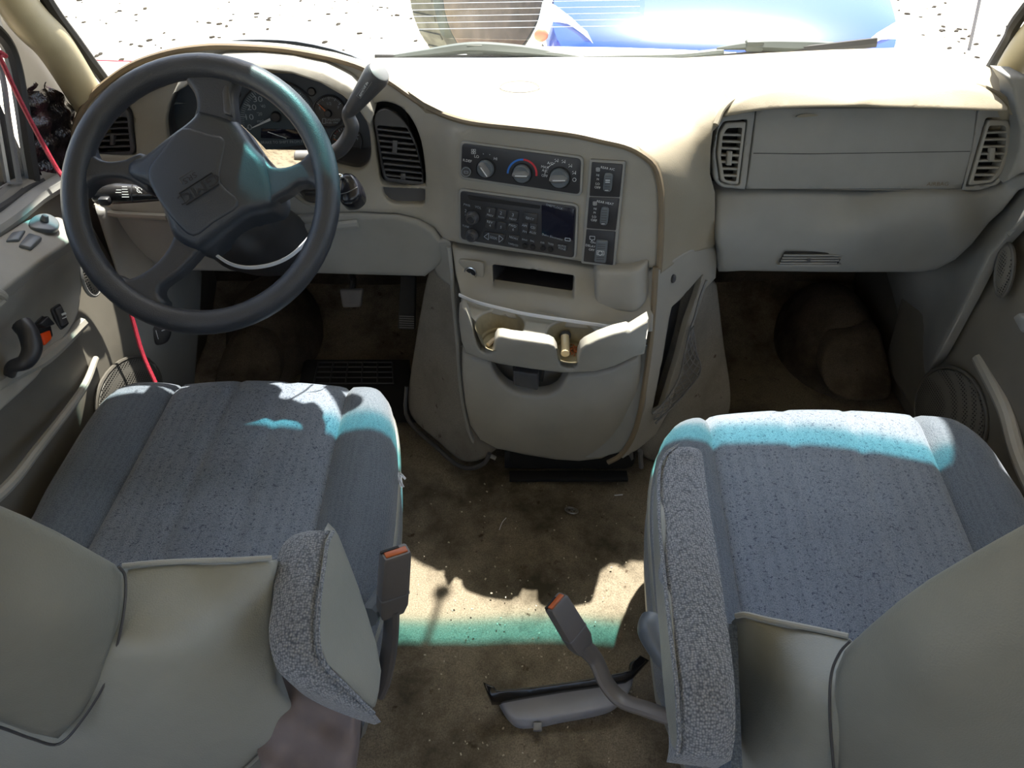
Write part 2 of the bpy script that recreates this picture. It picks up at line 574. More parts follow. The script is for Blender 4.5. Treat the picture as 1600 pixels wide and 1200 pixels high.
def vinyl2():
    t = Nt('brown worn vinyl')
    c = t.ramp(t.noise(5, 5), [(0.3, C(106, 107, 103)), (0.7, C(126, 127, 122))])
    t.col(c); t.b.inputs['Roughness'].default_value = 0.5
    b = t.bump(t.vor(700, 1.0), 0.25, 0.0006)
    t.bump(t.noise(11, 4, 0.5), 0.3, 0.005, b)
    return t.m
M['vinyl2'] = vinyl2()
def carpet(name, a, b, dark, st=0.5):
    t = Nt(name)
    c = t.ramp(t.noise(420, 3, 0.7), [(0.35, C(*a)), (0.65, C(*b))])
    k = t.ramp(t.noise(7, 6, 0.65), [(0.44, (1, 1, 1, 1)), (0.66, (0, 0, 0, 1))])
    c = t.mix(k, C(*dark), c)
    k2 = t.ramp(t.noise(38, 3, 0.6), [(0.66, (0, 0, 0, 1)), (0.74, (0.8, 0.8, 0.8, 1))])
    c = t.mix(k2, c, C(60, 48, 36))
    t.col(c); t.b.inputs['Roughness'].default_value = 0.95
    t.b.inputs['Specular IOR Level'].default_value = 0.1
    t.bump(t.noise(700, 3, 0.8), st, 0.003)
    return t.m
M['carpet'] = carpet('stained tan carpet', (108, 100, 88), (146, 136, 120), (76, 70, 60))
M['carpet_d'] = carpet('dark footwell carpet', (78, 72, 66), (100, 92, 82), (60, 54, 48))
M['felt'] = carpet('engine cover felt', (118, 116, 112), (134, 131, 126), (106, 103, 98), 0.25)
def grille(name, a, hole, scale):
    t = Nt(name)
    d = t.vor(scale, 0.0)
    t.col(t.ramp(d, [(0.30, C(*hole)), (0.36, C(*a))]))
    t.b.inputs['Roughness'].default_value = 0.5
    t.bump(t.ramp(d, [(0.25, (0, 0, 0, 1)), (0.4, (1, 1, 1, 1))]), 0.8, 0.001)
    return t.m
M['grille'] = grille('perforated grille', (112, 108, 100), (20, 20, 20), 210)
M['grille_d'] = grille('dark perforated grille', (92, 90, 86), (12, 12, 12), 190)
def glass(name, tint, refl=0.06, band=False):
    t = Nt(name)
    tr = t.n.new('ShaderNodeBsdfTransparent'); gl = t.n.new('ShaderNodeBsdfGlossy')
    gl.inputs['Roughness'].default_value = 0.03
    mx = t.n.new('ShaderNodeMixShader'); fr = t.n.new('ShaderNodeFresnel'); fr.inputs[0].default_value = 1.35
    t.l.new(fr.outputs[0], mx.inputs[0]); t.l.new(tr.outputs[0], mx.inputs[1]); t.l.new(gl.outputs[0], mx.inputs[2])
    t.l.new(mx.outputs[0], t.out.inputs[0]); t.n.remove(t.b)
    if band:
        at = t.n.new('ShaderNodeAttribute'); at.attribute_name = 'band'
        c = t.ramp(at.outputs['Fac'], [(0.0, (0.93, 0.95, 0.93, 1)), (0.25, (0.86, 0.93, 0.9, 1)), (0.55, (0.16, 0.50, 0.54, 1)), (0.85, (0.08, 0.40, 0.45, 1))])
        t.l.new(c, tr.inputs[0])
    else: tr.inputs[0].default_value = tint
    return t.m
M['glass'] = glass('window glass', (0.92, 0.95, 0.93, 1))
M['screen'] = glass('windscreen glass', None, band=True)
# ================================================================ setting
CX = 0.06
# outdoor ground
def ground():
    t = Nt('bright dusty ground')
    c = t.ramp(t.noise(1.4, 6, 0.7), [(0.3, C(206, 196, 176)), (0.7, C(238, 230, 212))])
    k = t.ramp(t.noise(7.0, 6, 0.8, (1, 2.6, 1)), [(0.60, (0, 0, 0, 1)), (0.64, (1, 1, 1, 1))])
    c = t.mix(k, c, C(22, 18, 12))
    t.col(c); t.b.inputs['Roughness'].default_value = 0.95
    t.bump(t.noise(9, 5), 0.6, 0.05)
    b = B(); n = 14
    rows = [[V((-30 + 60 * i / n, -6 + 50 * j / n, -0.62)) for i in range(n + 1)] for j in range(n + 1)]
    b.loft(rows, closed=False)
    return b.put('ground', t.m, kind='structure')
ground()
def mapXY(z): return lambda a, b: V((a, b, z))
# floor carpet with a slight rise at the tunnel
def flr(a, b):
    z = 0.006 * math.sin(9 * a + 3 * b) * math.sin(7 * b) + 0.012 * math.exp(-((a - 0.05) / 0.14) ** 2)
    if b > 1.25: z += 0.9 * max(0, b - 1.42) ** 1.5
    return V((a, b, z - 0.012))
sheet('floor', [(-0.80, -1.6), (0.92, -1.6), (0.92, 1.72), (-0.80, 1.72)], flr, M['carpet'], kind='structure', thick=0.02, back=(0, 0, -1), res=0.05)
# firewall
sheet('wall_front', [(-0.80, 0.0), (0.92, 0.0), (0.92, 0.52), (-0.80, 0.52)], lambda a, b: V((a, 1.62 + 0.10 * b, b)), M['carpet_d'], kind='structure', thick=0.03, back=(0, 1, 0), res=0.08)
b = B()
b.box((0, 0, 0), (0.001, 0.001, 0.001)); b.bm.clear()
# roof: front edge runs back at right, forward at left, shaped to place its shadow
def hdr(x): return 1.155 - (0.14 if x > CX else -0.10) * (x - CX) ** 2
rows = []
xs = [CX - 0.80 + 1.6 * i / 16 for i in range(17)]
prof = [(0.0, 1.165), (-0.03, 1.150), (-0.10, 1.185), (-0.6, 1.205), (-2.7, 1.205), (-2.7, 1.235), (-0.1, 1.235), (0.005, 1.185)]
rows = [[V((x, hdr(x) + dy, z - 0.02 * ((x - CX) / 0.8) ** 2)) for dy, z in prof] for x in xs]
b.loft(rows)
b.put('ceiling', M['pillar'], kind='structure')
# side walls behind the doors, with tall window openings above the belt line
for nm, X, s in (('wall_left', -0.79, -1), ('wall_right', 0.91, 1)):
    b = B()
    b.box((X, -0.72, 0.29), (0.05, 1.76, 0.62), bev=0.01)
    b.box((X, 1.38, 0.28), (0.05, 0.62, 0.58), bev=0.01)
    for y in (0.12, -0.75, -1.57): b.box((X - s * 0.01, y, 0.88), (0.05, 0.07, 0.62), bev=0.01)
    b.put(nm, M['door'], kind='structure')
b = B()
b.box((CX, -1.62, 0.29), (1.74, 0.05, 0.62), bev=0.01)
b.put('wall_rear', M['door'], kind='structure')

# windscreen, leaning back from the dash to the header; tinted sun band along its top edge
def screen_base(x):
    k = (x - CX) / 0.78
    return V((x, 1.505 - 0.21 * k * k, 0.675 + 0.02 * k * k))
NX, NZ = 40, 48
bm = bmesh.new(); lay = bm.verts.layers.float.new('band'); G = []
for i in range(NX + 1):
    k = -1 + 2 * i / NX; col = []
    b0 = screen_base(CX + 0.79 * k); xt = CX + 0.735 * k; t0 = V((xt, hdr(xt) - 0.004, 1.188 - 0.02 * k * k))
    for j in range(NZ + 1):
        t = j / NZ
        p = b0.lerp(t0, t) + V((0, 0.02, 0.025)) * math.sin(math.pi * t)
        v = bm.verts.new(p)
        dtop = (1 - t) * (t0 - b0).length
        v[lay] = max(0, min(1, 1 - (dtop - 0.02) / 0.066)); col.append(v)
    G.append(col)
for i in range(NX):
    for j in range(NZ): bm.faces.new([G[i][j], G[i + 1][j], G[i + 1][j + 1], G[i][j + 1]])
finish('window_1', bm, M['screen'], kind='structure', recenter=True)

# A pillars and the black ceramic edge of the windscreen
def pillar(nm, path, edge, r, flat, mt=None):
    b = B(); b.tube(path, r, 18, 8, flat)
    o = b.put(nm, M['pillar'], kind='structure')
    b = B(); b.tube(edge, 0.0095, 8, 6)
    b.put('windscreen_seal', M['rubber'], o)
    return o
pillar('trim_1', [onD(172, 205, 1.29), onD(136, 152, 1.25), onD(84, 70, 1.155), onD(26, 6, 1.07), V((-0.70, 1.06, 1.05)), V((-0.665, 1.02, 1.19))],
       [onD(168, 132, 1.285), onD(120, 66, 1.19), onD(66, -12, 1.09), V((-0.655, 1.09, 1.05)), V((-0.63, 1.06, 1.17))], 0.033, 0.8)
pillar('trim_2', [onD(1588, 190, 1.27), onD(1580, 132, 1.25), onD(1612, 66, 1.16), V((0.815, 1.12, 0.98)), V((0.79, 1.02, 1.19))],
       [onD(1546, 110, 1.29), onD(1576, 60, 1.2), onD(1606, 10, 1.12), V((0.78, 1.09, 1.05)), V((0.755, 1.06, 1.17))], 0.030, 0.9)

# ---------------------------------------------------------------- left front door (driver side)
XL = -0.735
door = sheet('door_1', [(0.10, 0.06), (1.16, 0.06), (1.16, 0.60), (1.10, 0.628), (0.10, 0.628)],
             lambda a, b: V((XL + 0.035 * math.exp(-((b - 0.30) / 0.16) ** 2), a, b)), M['door'], kind='structure', thick=0.05, back=(-1, 0, 0), r=0.015, drop=0.012, res=0.035)
FLD = Fr((-0.70, 0.9, 0.4), (1, 0, 0))
# window sill with seal
b = B(); b.tube([onX(-160, 420, -0.745), onX(0, 330, -0.742), onX(46, 296, -0.742), onX(64, 284, -0.742)], 0.009, 8)
b.put('window_seal', M['rubber'], door)
b = B(); b.tube([onX(-160, 455, -0.735), onX(0, 352, -0.73), onX(60, 306, -0.73), onX(112, 276, -0.73)], 0.016, 10, 6, 0.8)
b.put('sill_roll', M['beige_d'], door)
# window frame seals and beige sail panel
b = B(); b.tube([onX(-40, 20, -0.745), onX(4, 60, -0.745), onX(22, 100, -0.745), onX(34, 165, -0.745), onX(44, 235, -0.745), onX(54, 292, -0.745)], 0.0105, 8)
b.put('window_frame', M['rubber'], door)
b = B(); b.tube([onX(-40, 60, -0.748), onX(0, 108, -0.748), onX(14, 190, -0.748), onX(30, 285, -0.748)], 0.0045, 6)
b.put('window_channel', M['greyp'], door)
sheet('mirror_corner_trim', [(-10, -10), (40, 40), (80, 84), (128, 150), (132, 200), (118, 282), (60, 292), (46, 225), (36, 150), (18, 90)],
      lambda a, b: onX(a, b, -0.752), M['beige2'], door, thick=0.012, back=(-1, 0, 0), res=14)
g = B(); g.loft([[V((-0.757, y, z)) for z in (0.60, 0.8, 1.0, 1.16)] for y in (0.12, 0.45, 0.8, 1.10)], closed=False)
g.put('window_2', M['glass'], kind='structure')
g = B(); g.loft([[V((0.882, y, z)) for z in (0.60, 0.8, 1.0, 1.16)] for y in (0.12, 0.45, 0.8, 1.10)], closed=False)
g.put('window_3', M['glass'], kind='structure')
# armrest pod with switches
pod = TPS([(-80, 395, 'X', -0.715), (0, 366, 'X', -0.715), (50, 336, 'X', -0.715), (100, 335, 'X', -0.71), (-80, 500, 'X', -0.655), (0, 455, 'X', -0.655), (60, 410, 'X', -0.66), (125, 365, 'X', -0.672)])
sheet('armrest_pod', rnd([(-120, 430), (0, 368), (48, 338), (104, 336), (127, 366), (60, 411), (0, 458), (-120, 540)], 14), pod, M['beige'], door, thick=0.03, back=(-0.6, 0, -0.8), r=6, drop=0.006, res=12)
F = TPS([(-120, 560, 'X', -0.665), (0, 462, 'X', -0.668), (60, 414, 'X', -0.672), (127, 368, 'X', -0.682), (135, 430, 'X', -0.69), (125, 500, 'X', -0.685), (60, 590, 'X', -0.675), (0, 650, 'X', -0.67), (60, 500, 'X', -0.705), (20, 540, 'X', -0.705), (100, 450, 'X', -0.70)])
sheet('door_inner_panel', rnd([(-120, 545), (0, 462), (60, 414), (128, 368), (134, 430), (126, 496), (60, 592), (-20, 665), (-120, 740)], [0, 0, 0, 14, 10, 20, 10, 0, 0]), F, M['beige'], door, thick=0.03, back=(-1, 0, 0), r=7, drop=0.008, res=12)
FP_ = Fr(pod(60, 375), (pod(50, 340) - pod(0, 366)).cross(pod(0, 455) - pod(0, 366)) * -1, (0, 1, 0))
if FP_.N.z < 0: FP_ = Fr(pod(60, 375), -FP_.N, (0, 1, 0))
mc = B(); mc.plate(FP_, cr([(44, 352), (54, 341), (72, 338), (88, 346), (92, 357), (84, 364), (64, 363), (48, 360)], 3, True), 0.0, 0.006, 0.002)
o = mc.put('mirror_switch', M['gknob'], door)
mc = B(); p = FP_.P(68, 350, 0.006); mc.cyl(p, p + FP_.N * 0.009, 0.006, 0.0045, 12, 0.001)
mc.put('mirror_knob', M['gknob'], o)
for q in (rnd([(8, 381), (18, 367), (40, 364), (30, 380)], 3), rnd([(28, 388), (44, 368), (66, 375), (48, 393)], 3)):
    mc = B(); mc.plate(FP_, q, 0.0, 0.006, 0.002); mc.put('window_switch', M['gknob'], door)
# inner door handle, lock slider and lock switch
b = B(); b.tube([onX(14, 588, -0.69), onX(20, 573, -0.672), onX(40, 565, -0.655), (onX(50, 545, -0.65)), onX(44, 520, -0.655), onX(34, 507, -0.665)], lambda t: 0.007 + 0.006 * min(1, t * 1.6), 12)
b.put('door_handle', M['black'], door)
b = B(); b.plate(Fr((-0.70, 1, 0.5), (1, -0.1, 0.25)), rnd([(48, 507), (64, 493), (76, 508), (80, 525), (66, 541)], 2), -0.01, 0.004, 0.001)
lk = b.put('lock_housing', M['black'], door)
b = B(); b.plate(Fr((-0.70, 1, 0.5), (1, -0.1, 0.25)), rnd([(57, 523), (71, 517), (74, 530), (63, 541)], 2), 0.004, 0.009, 0.001)
b.put('lock_lever', M['orange'], lk, label='bright orange lock lever')
b = B(); b.plate(Fr((-0.70, 1, 0.5), (1, -0.1, 0.25)), rnd([(50, 508), (64, 495), (76, 508), (60, 514)], 2), 0.004, 0.014, 0.002)
b.put('lock_cap', M['black'], lk)
b = B(); b.plate(Fr((-0.70, 1, 0.5), (1, -0.1, 0.25)), rnd([(77, 483), (92, 474), (107, 508), (93, 517)], 3), -0.006, 0.003, 0.001)
sw = b.put('lock_switch', M['black'], door)
FLK = Fr((-0.70, 1, 0.5), (1, -0.1, 0.25))
b = B(); b.plate(FLK, rnd([(81, 484), (91, 478), (102, 505), (93, 511)], 3), 0.003, 0.007, 0.0015)
r_ = b.put('rocker', M['charc'], sw)
b = B(); b.line(FLK, [(90, 493), (97, 490)], 3.5, 0.0075); b.line(FLK, [(91, 499), (98, 496)], 1.5, 0.0075); b.put('lock_symbol', M['white'], sw)
# chrome-like pull at the frame's left edge
b = B(); b.tube([onX(-40, 445, -0.665), onX(-2, 458, -0.652), onX(2, 470, -0.655), onX(-40, 500, -0.665)], 0.006, 10); b.put('door_pull', M['beige2'], door)
# speaker grilles
M['rimgrey'] = simple('grille rim grey', (84, 81, 76), 0.5, 0.2, 900, 0.05)
def grill(name, cx, cy, rx, ry, ang, fr, mat, rim, par, h=0.008):
    c, s = math.cos(math.radians(ang)), math.sin(math.radians(ang))
    def e(k, n=28): return [(cx + rx * k * math.cos(t) * c - ry * k * math.sin(t) * s, cy + rx * k * math.cos(t) * s + ry * k * math.sin(t) * c) for t in [2 * math.pi * i / n for i in range(n)]]
    b = B(); rows = []
    for k, z in ((1.0, 0.001), (0.97, h), (0.6, h * 1.5), (0.25, h * 1.8), (0.02, h * 1.85)): rows.append([fr.P(x, y, z) for x, y in e(k)])
    b.loft(rows); o = b.put(name, mat, par)
    b = B(); b.tube([fr.P(x, y, h * 0.6) for x, y in e(1.03)], 0.0035, 6, 0, closed=True); b.put('grille_rim', rim, o)
    return o
FD1 = Fr((-0.700, 0.9, 0.27), (1, 0, 0.03))
grill('speaker_grille', 197, 618, 46, 62, 28, FD1, M['grille_d'], M['rimgrey'], door)
grill('tweeter_grille', 139, 425, 15, 36, -8, Fr((-0.692, 1.04, 0.47), (1, -0.1, 0)), M['grille'], M['beige_d'], door, 0.005)
# lower door pocket lip
b = B(); b.tube([onX(-120, 860, -0.65), onX(0, 772, -0.655), onX(60, 700, -0.665), onX(128, 610, -0.685), onX(150, 560, -0.70)], lambda t: 0.009 - 0.004 * t, 10)
b.put('pocket_lip', M['beige'], door)
b = B(); b.tube([onX(-120, 700, -0.685), onX(0, 600, -0.69), onX(70, 560, -0.69), onX(128, 505, -0.70)], 0.01, 8)
b.put('panel_crease', M['beige'], door)

# ---------------------------------------------------------------- right front door (passenger side)
door2 = sheet('door_2', [(0.10, 0.04), (1.34, 0.04), (1.34, 0.60), (1.30, 0.628), (0.10, 0.628)],
              lambda a, b: V((0.865 - 0.03 * math.exp(-((b - 0.30) / 0.18) ** 2), a, b)), M['door'], kind='structure', thick=0.04, back=(1, 0, 0), r=0.02, drop=0.012, res=0.035)
FD2 = Fr((0.836, 1.0, 0.2), (-1, -0.12, 0.03))
grill('speaker_grille', 1492, 648, 54, 74, -12, FD2, M['grille_d'], M['rimgrey'], door2, 0.012)
grill('tweeter_grille', 1572, 422, 13, 40, 8, Fr((0.836, 1.0, 0.45), (-1, -0.1, 0)), M['grille'], M['rimgrey'], door2, 0.004)
sheet('mirror_corner_trim', [(1.06, 0.60), (1.50, 0.60), (1.34, 0.74), (1.20, 0.92), (1.06, 1.12)], lambda a, b: V((0.893, a, b)), M['beige2'], door2, thick=0.012, back=(1, 0, 0), res=0.05)
b = B(); b.tube([onX(1720, 980, 0.79), onX(1600, 735, 0.815), onX(1570, 640, 0.83), onX(1530, 560, 0.84)], 0.012, 10); b.put('pocket_lip', M['beige'], door2)
b = B(); b.plate(Fr((0.83, 1, 0.4), (-1, -0.1, 0)), rnd([(1592, 495), (1602, 488), (1620, 505), (1606, 520)], 3), 0, 0.012, 0.003); b.put('door_latch_cover', M['beige_d'], door2)

# kick panels at the sides of the footwells
KL = TPS([(185, 420, 'X', -0.70), (215, 520, 'X', -0.70), (240, 610, 'X', -0.70), (262, 440, 'Y', 1.17), (300, 450, 'Y', 1.27), (308, 600, 'Y', 1.25), (255, 540, 'Y', 1.14)])
kl = sheet('trim_3', [(150, 330), (215, 320), (316, 430), (314, 480), (300, 660), (252, 660), (225, 560), (196, 470)], KL, M['beige_d'], kind='structure', thick=0.02, back=(-0.5, 1, 0), r=6, drop=0.006, res=14)
b = B(); b.plate(Fr(KL(250, 515), (0.55, -1, 0.4)), cr([(233, 496), (246, 493), (263, 502), (268, 516), (262, 532), (249, 538), (241, 534), (236, 515)], 3, True), 0.0, 0.010, 0.004)
hr = b.put('hood_release', M['black'], kl)
b = B(); fr_ = Fr(KL(250, 515), (0.55, -1, 0.4)); b.line(fr_, [(251, 511), (259, 507)], 2, 0.0105); b.line(fr_, [(252, 515), (260, 512)], 1.5, 0.0105); b.line(fr_, [(255, 508), (257, 514)], 1.2, 0.0105); b.line(fr_, [(243, 514), (247, 528)], 1.0, 0.0105); b.put('hood_symbol', M['white'], kl)
KR = TPS([(1400, 425, 'Y', 1.35), (1420, 640, 'Y', 1.30), (1380, 420, 'Y', 1.5), (1395, 650, 'Y', 1.42), (1530, 340, 'X', 0.845), (1475, 470, 'X', 0.825), (1600, 280, 'X', 0.86), (1455, 560, 'X', 0.82), (1440, 650, 'X', 0.83)])
sheet('trim_4', [(1375, 400), (1460, 400), (1530, 330), (1600, 265), (1660, 270), (1610, 330), (1545, 400), (1510, 470), (1462, 560), (1440, 600), (1440, 680), (1400, 690), (1412, 580), (1398, 480)], KR, M['beige_d'], kind='structure', thick=0.02, back=(1, 0.3, 0), r=6, drop=0.006, res=14)
# wheel arch humps in the footwells, carpeted with a smoother pad
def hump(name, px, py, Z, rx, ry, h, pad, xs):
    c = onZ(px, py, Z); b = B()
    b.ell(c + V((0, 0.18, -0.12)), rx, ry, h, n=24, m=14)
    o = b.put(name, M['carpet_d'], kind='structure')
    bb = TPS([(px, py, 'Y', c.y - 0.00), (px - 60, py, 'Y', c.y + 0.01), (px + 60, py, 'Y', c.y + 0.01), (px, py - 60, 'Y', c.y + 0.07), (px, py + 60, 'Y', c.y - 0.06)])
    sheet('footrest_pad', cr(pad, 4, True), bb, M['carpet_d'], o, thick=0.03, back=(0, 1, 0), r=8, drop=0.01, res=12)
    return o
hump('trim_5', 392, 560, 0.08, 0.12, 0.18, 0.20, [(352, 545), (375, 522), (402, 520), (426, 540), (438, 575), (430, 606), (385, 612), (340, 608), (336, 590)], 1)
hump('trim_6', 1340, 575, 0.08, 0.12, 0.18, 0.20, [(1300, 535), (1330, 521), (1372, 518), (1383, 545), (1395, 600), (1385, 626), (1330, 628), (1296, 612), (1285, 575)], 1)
# ================================================================ dashboard
dash = thing('dashboard', 'wide beige dashboard with grained vinyl top below the windscreen', 'dashboard', (CX, 1.20, 0.42))
PCo = onD(722, 300, 1.20)
def pcY(x, z): return PCo.y - 0.293 * (x - PCo.x) + 0.12 * (z - PCo.z)
PC = Fr(PCo, V((-0.293, -1, 0.12)))
# fascia depth field
fasc_ctrl = [(118, 200, 'Y', 1.215), (165, 130, 'Y', 1.25), (250, 88, 'Y', 1.255), (400, 75, 'Y', 1.245), (490, 86, 'Y', 1.235), (560, 104, 'Y', 1.225), (615, 132, 'Y', 1.205), (665, 165, 'Y', 1.175), (720, 188, 'Y', 1.135),
             (262, 170, 'Y', 1.235), (400, 108, 'Y', 1.25), (540, 150, 'Y', 1.22), (300, 285, 'Y', 1.19), (430, 300, 'Y', 1.18), (560, 300, 'Y', 1.165), (150, 320, 'Y', 1.17), (270, 345, 'Y', 1.155), (400, 345, 'Y', 1.15), (620, 335, 'Y', 1.145), (580, 200, 'Y', 1.20), (665, 240, 'Y', 1.165), (685, 300, 'Y', 1.145), (690, 372, 'Y', 1.125),
             (180, 210, 'Y', 1.215)] + [(x, y, 'P', PC) for x, y in ((725, 228), (800, 205), (908, 248), (722, 375), (893, 402), (815, 300), (955, 240), (1010, 260), (1010, 330), (1005, 405), (960, 330))]
FA0 = TPS(fasc_ctrl)
def FA(x, y):
    t = max(0, min(1, (x - 694) / 24)) if y > 205 else max(0, min(1, (x - 720) / 40)) * max(0, min(1, (y - 190) / 15))
    t = t * t * (3 - 2 * t)
    a = FA0(x, y)
    if t <= 0: return a
    q = PC.P(x, y, -0.004)
    return a.lerp(q, t)
outer = [(1030, 424), (1032, 370), (1033, 320), (1031, 290), (1022, 260), (1000, 241), (975, 229), (940, 221), (900, 212), (850, 205), (800, 199), (750, 193), (720, 187), (690, 177), (660, 162), (635, 145), (612, 129), (585, 114), (555, 101), (520, 91), (480, 83), (440, 77), (400, 74), (350, 72), (320, 73), (280, 78), (240, 88), (205, 102), (175, 122), (148, 145), (130, 170), (118, 200), (115, 240), (124, 285), (146, 318), (170, 334), (220, 340), (300, 345), (400, 345), (500, 336), (560, 334), (620, 336), (652, 344), (678, 358), (692, 376), (715, 384), (790, 396), (860, 406), (940, 418)]
clu = cr([(262, 172), (278, 140), (315, 117), (360, 107), (405, 106), (460, 114), (510, 131), (552, 160), (572, 190), (579, 225), (577, 252), (562, 266), (535, 262), (500, 252), (440, 252), (370, 262), (310, 262), (272, 240), (260, 205)], 4, True)
vR = cr([(580, 172), (588, 162), (604, 160), (626, 168), (645, 190), (658, 222), (664, 262), (665, 288), (662, 292), (620, 291), (597, 286), (592, 262), (586, 215)], 3, True)
pocket = rnd([(597, 294), (664, 297), (664, 322), (612, 320), (600, 308)], [2, 2, 8, 8, 5])
vL = cr([(152, 176), (165, 164), (190, 163), (205, 174), (209, 205), (212, 240), (205, 243), (160, 243), (150, 238), (147, 205)], 3, True)
stk = rnd([(143, 284), (228, 286), (226, 314), (180, 316), (152, 312)], [3, 3, 8, 8, 12])
sheet('instrument_fascia', outer, FA, M['beige'], dash, holes=[clu, vR, pocket, vL, stk], r=9, drop=0.008, rh=4, hole_drop=0.004, thick=0.02, res=11)
# two curved lips of the binnacle: dark outer bead and the rim over the cluster
def bead(pts, F, rad, name, mt, par, lift=0.004, n=8):
    b = B(); b.tube([F(x, y) + V((0, -lift, 0)) for x, y in pts], rad, n, 3); return b.put(name, mt, par)
bead([(1029, 420), (1032, 370), (1033, 320), (1031, 290), (1022, 260), (1000, 241), (975, 229), (940, 221), (900, 212), (850, 205), (800, 199), (750, 193), (720, 187), (690, 177), (660, 162), (635, 145), (612, 129), (585, 114), (555, 101), (520, 91), (480, 83), (440, 77), (400, 74), (350, 72), (320, 73), (280, 78), (240, 88), (205, 102), (175, 122), (148, 145), (130, 170), (118, 200), (115, 240), (124, 285)], FA, 0.0052, 'edge_bead', M['bead'], dash, 0.002)
# hood over the cluster: a shelf that overhangs the opening
hood = TPS([(250, 150, 'Y', 1.215), (262, 172, 'Y', 1.20), (300, 112, 'Y', 1.205), (330, 92, 'Y', 1.215), (405, 88, 'Y', 1.215), (405, 104, 'Y', 1.20), (470, 98, 'Y', 1.205), (520, 118, 'Y', 1.19), (560, 148, 'Y', 1.18), (580, 178, 'Y', 1.18), (510, 128, 'Y', 1.185), (548, 158, 'Y', 1.175)])
hp_o = [(268, 150), (280, 124), (300, 108), (345, 96), (400, 93), (455, 98), (505, 111), (545, 132), (572, 156), (584, 180)]
hp_i = [(578, 200), (562, 176), (535, 151), (500, 131), (455, 116), (400, 109), (352, 110), (312, 120), (288, 138)]
sheet('cluster_hood', hp_o + hp_i, hood, M['beige'], dash, thick=0.05, back=(0, 1, 0.1), r=5, drop=0.006, res=9)
# cluster recess walls
b = B(); rows = []
for k in (0, 1):
    rows.append([FA(p.x, p.y) + V((0, 0.012 + 0.11 * k, 0)) for p in clu])
b.loft(rows, closed=True, caps=False)
b.put('cluster_shroud', M['charc'], dash)
# ------------------------------------------------ instrument cluster
clt = thing('instrument_cluster', 'dark instrument cluster with speedometer and small gauges behind the steering wheel', 'instrument cluster', (-0.45, 1.29, 0.6))
FC = Fr(onY(432, 185, 1.275), V((0.05, -1, 0.20)))
b = B(); b.plate(FC, cr([(190, 172), (230, 100), (305, 70), (405, 62), (490, 70), (575, 100), (630, 165), (640, 235), (615, 310), (520, 310), (440, 310), (300, 315), (205, 270)], 3, True), -0.01, 0.0)
b.put('faceplate', simple('cluster face', (60, 68, 78), 0.55, 0, 1, 0.04), clt)
gaugem = simple('gauge face', (54, 68, 78), 0.5, 0, 1, 0.02)
def ringpts(cx, cy, r, a0, a1, n): return [(cx + r * math.cos(math.radians(a0 + (a1 - a0) * i / (n - 1))), cy - r * math.sin(math.radians(a0 + (a1 - a0) * i / (n - 1)))) for i in range(n)]
def dial(name, cx, cy, r, ticks, a0, a1, major, red=None):
    b = B(); b.plate(FC, circ(cx, cy, r, n=36), -0.002, 0.001); o = b.put(name, gaugem if r > 40 else M['black'], clt)
    b = B(); b.tube([FC.P(x, y, 0.002) for x, y in ringpts(cx, cy, r, 0, 350, 36)], 0.0018, 6, 0, closed=True); b.put('bezel_ring', M['black'], o)
    b = B(); br = B()
    for i in range(ticks):
        a = a0 + (a1 - a0) * i / (ticks - 1); ca, sa = math.cos(math.radians(a)), -math.sin(math.radians(a))
        l = r * (0.18 if i % major == 0 else 0.11)
        (br if red and i in red else b).line(FC, [(cx + (r * 0.93) * ca, cy + (r * 0.93) * sa), (cx + (r * 0.93 - l) * ca, cy + (r * 0.93 - l) * sa)], 1.1 if i % major == 0 else 0.6, 0.0016)
    b.put('tick_marks', M['dimwhite'], o)
    if red: br.put('red_marks', M['redp'], o)
    return o
sp = dial('speedometer', 432, 187, 61, 61, 196, -16, 6)
b = B()
for i, s_ in enumerate(['0', '10', '20', '30', '40', '50', '60', '70', '80', '90', '100']):
    a = math.radians(196 - 212 * i / 10); rr = 43
    b.text(FC, s_, 432 + rr * math.cos(a), 187 - rr * math.sin(a), 8.8, 0, 0.0016, 1.3)
for s_, x, y in (("'20", 406, 178), ("'40", 411, 166), ("'80", 446, 152), ('mph', 408, 189)): b.text(FC, s_, x, y, 5, 0, 0.0016)
b.put('speed_numbers', M['dimwhite'], sp, kind='stuff')
b = B(); b.loft([[FC.P(x, y, 0.005) for x, y in ((395, 198), (395.6, 199.4), (424, 187.5), (423, 183.5))], [FC.P(x, y, 0.0062) for x, y in ((395, 198), (395.6, 199.4), (424, 187.5), (423, 183.5))]])
b.put('needle', M['white'], sp, label='pale needle resting near zero')
b = B(); p = FC.P(432, 182, 0.001); b.cyl(p, p + FC.N * 0.008, 0.0095, 0.008, 16, 0.001); b.put('needle_hub', M['black'], sp)
b = B(); b.plate(FC, rect(446, 209, 76, 15, 2), 0.001, 0.0022, 0.0004); od = b.put('message_window', M['display'], clt)
b = B(); b.line(FC, [(419, 205.5), (448, 215.5)], 1.2, 0.003); b.put('selector_line', M['white'], od)
b = B(); b.text(FC, 'APPLY BRAKE TO SHIFT FROM PARK', 437, 222, 4.2, 0, 0.0016); b.put('brake_notice', M['dimwhite'], clt, kind='stuff')
fg = dial('fuel_gauge', 514, 174, 25, 17, 145, 35, 4)
b = B()
for s_, x, y, h in (('E', 500, 169, 4.5), ('1/2', 514, 162, 4.5), ('F', 529, 168, 4.5), ('UNLEADED', 521, 187, 3), ('FUEL ONLY', 521, 191.5, 3)): b.text(FC, s_, x, y, h, 0, 0.0016)
b.line(FC, [(504, 185), (509, 185), (509, 192.5), (504, 192.5), (504, 185)], 0.7, 0.0016)
b.put('fuel_letters', M['dimwhite'], fg, kind='stuff')
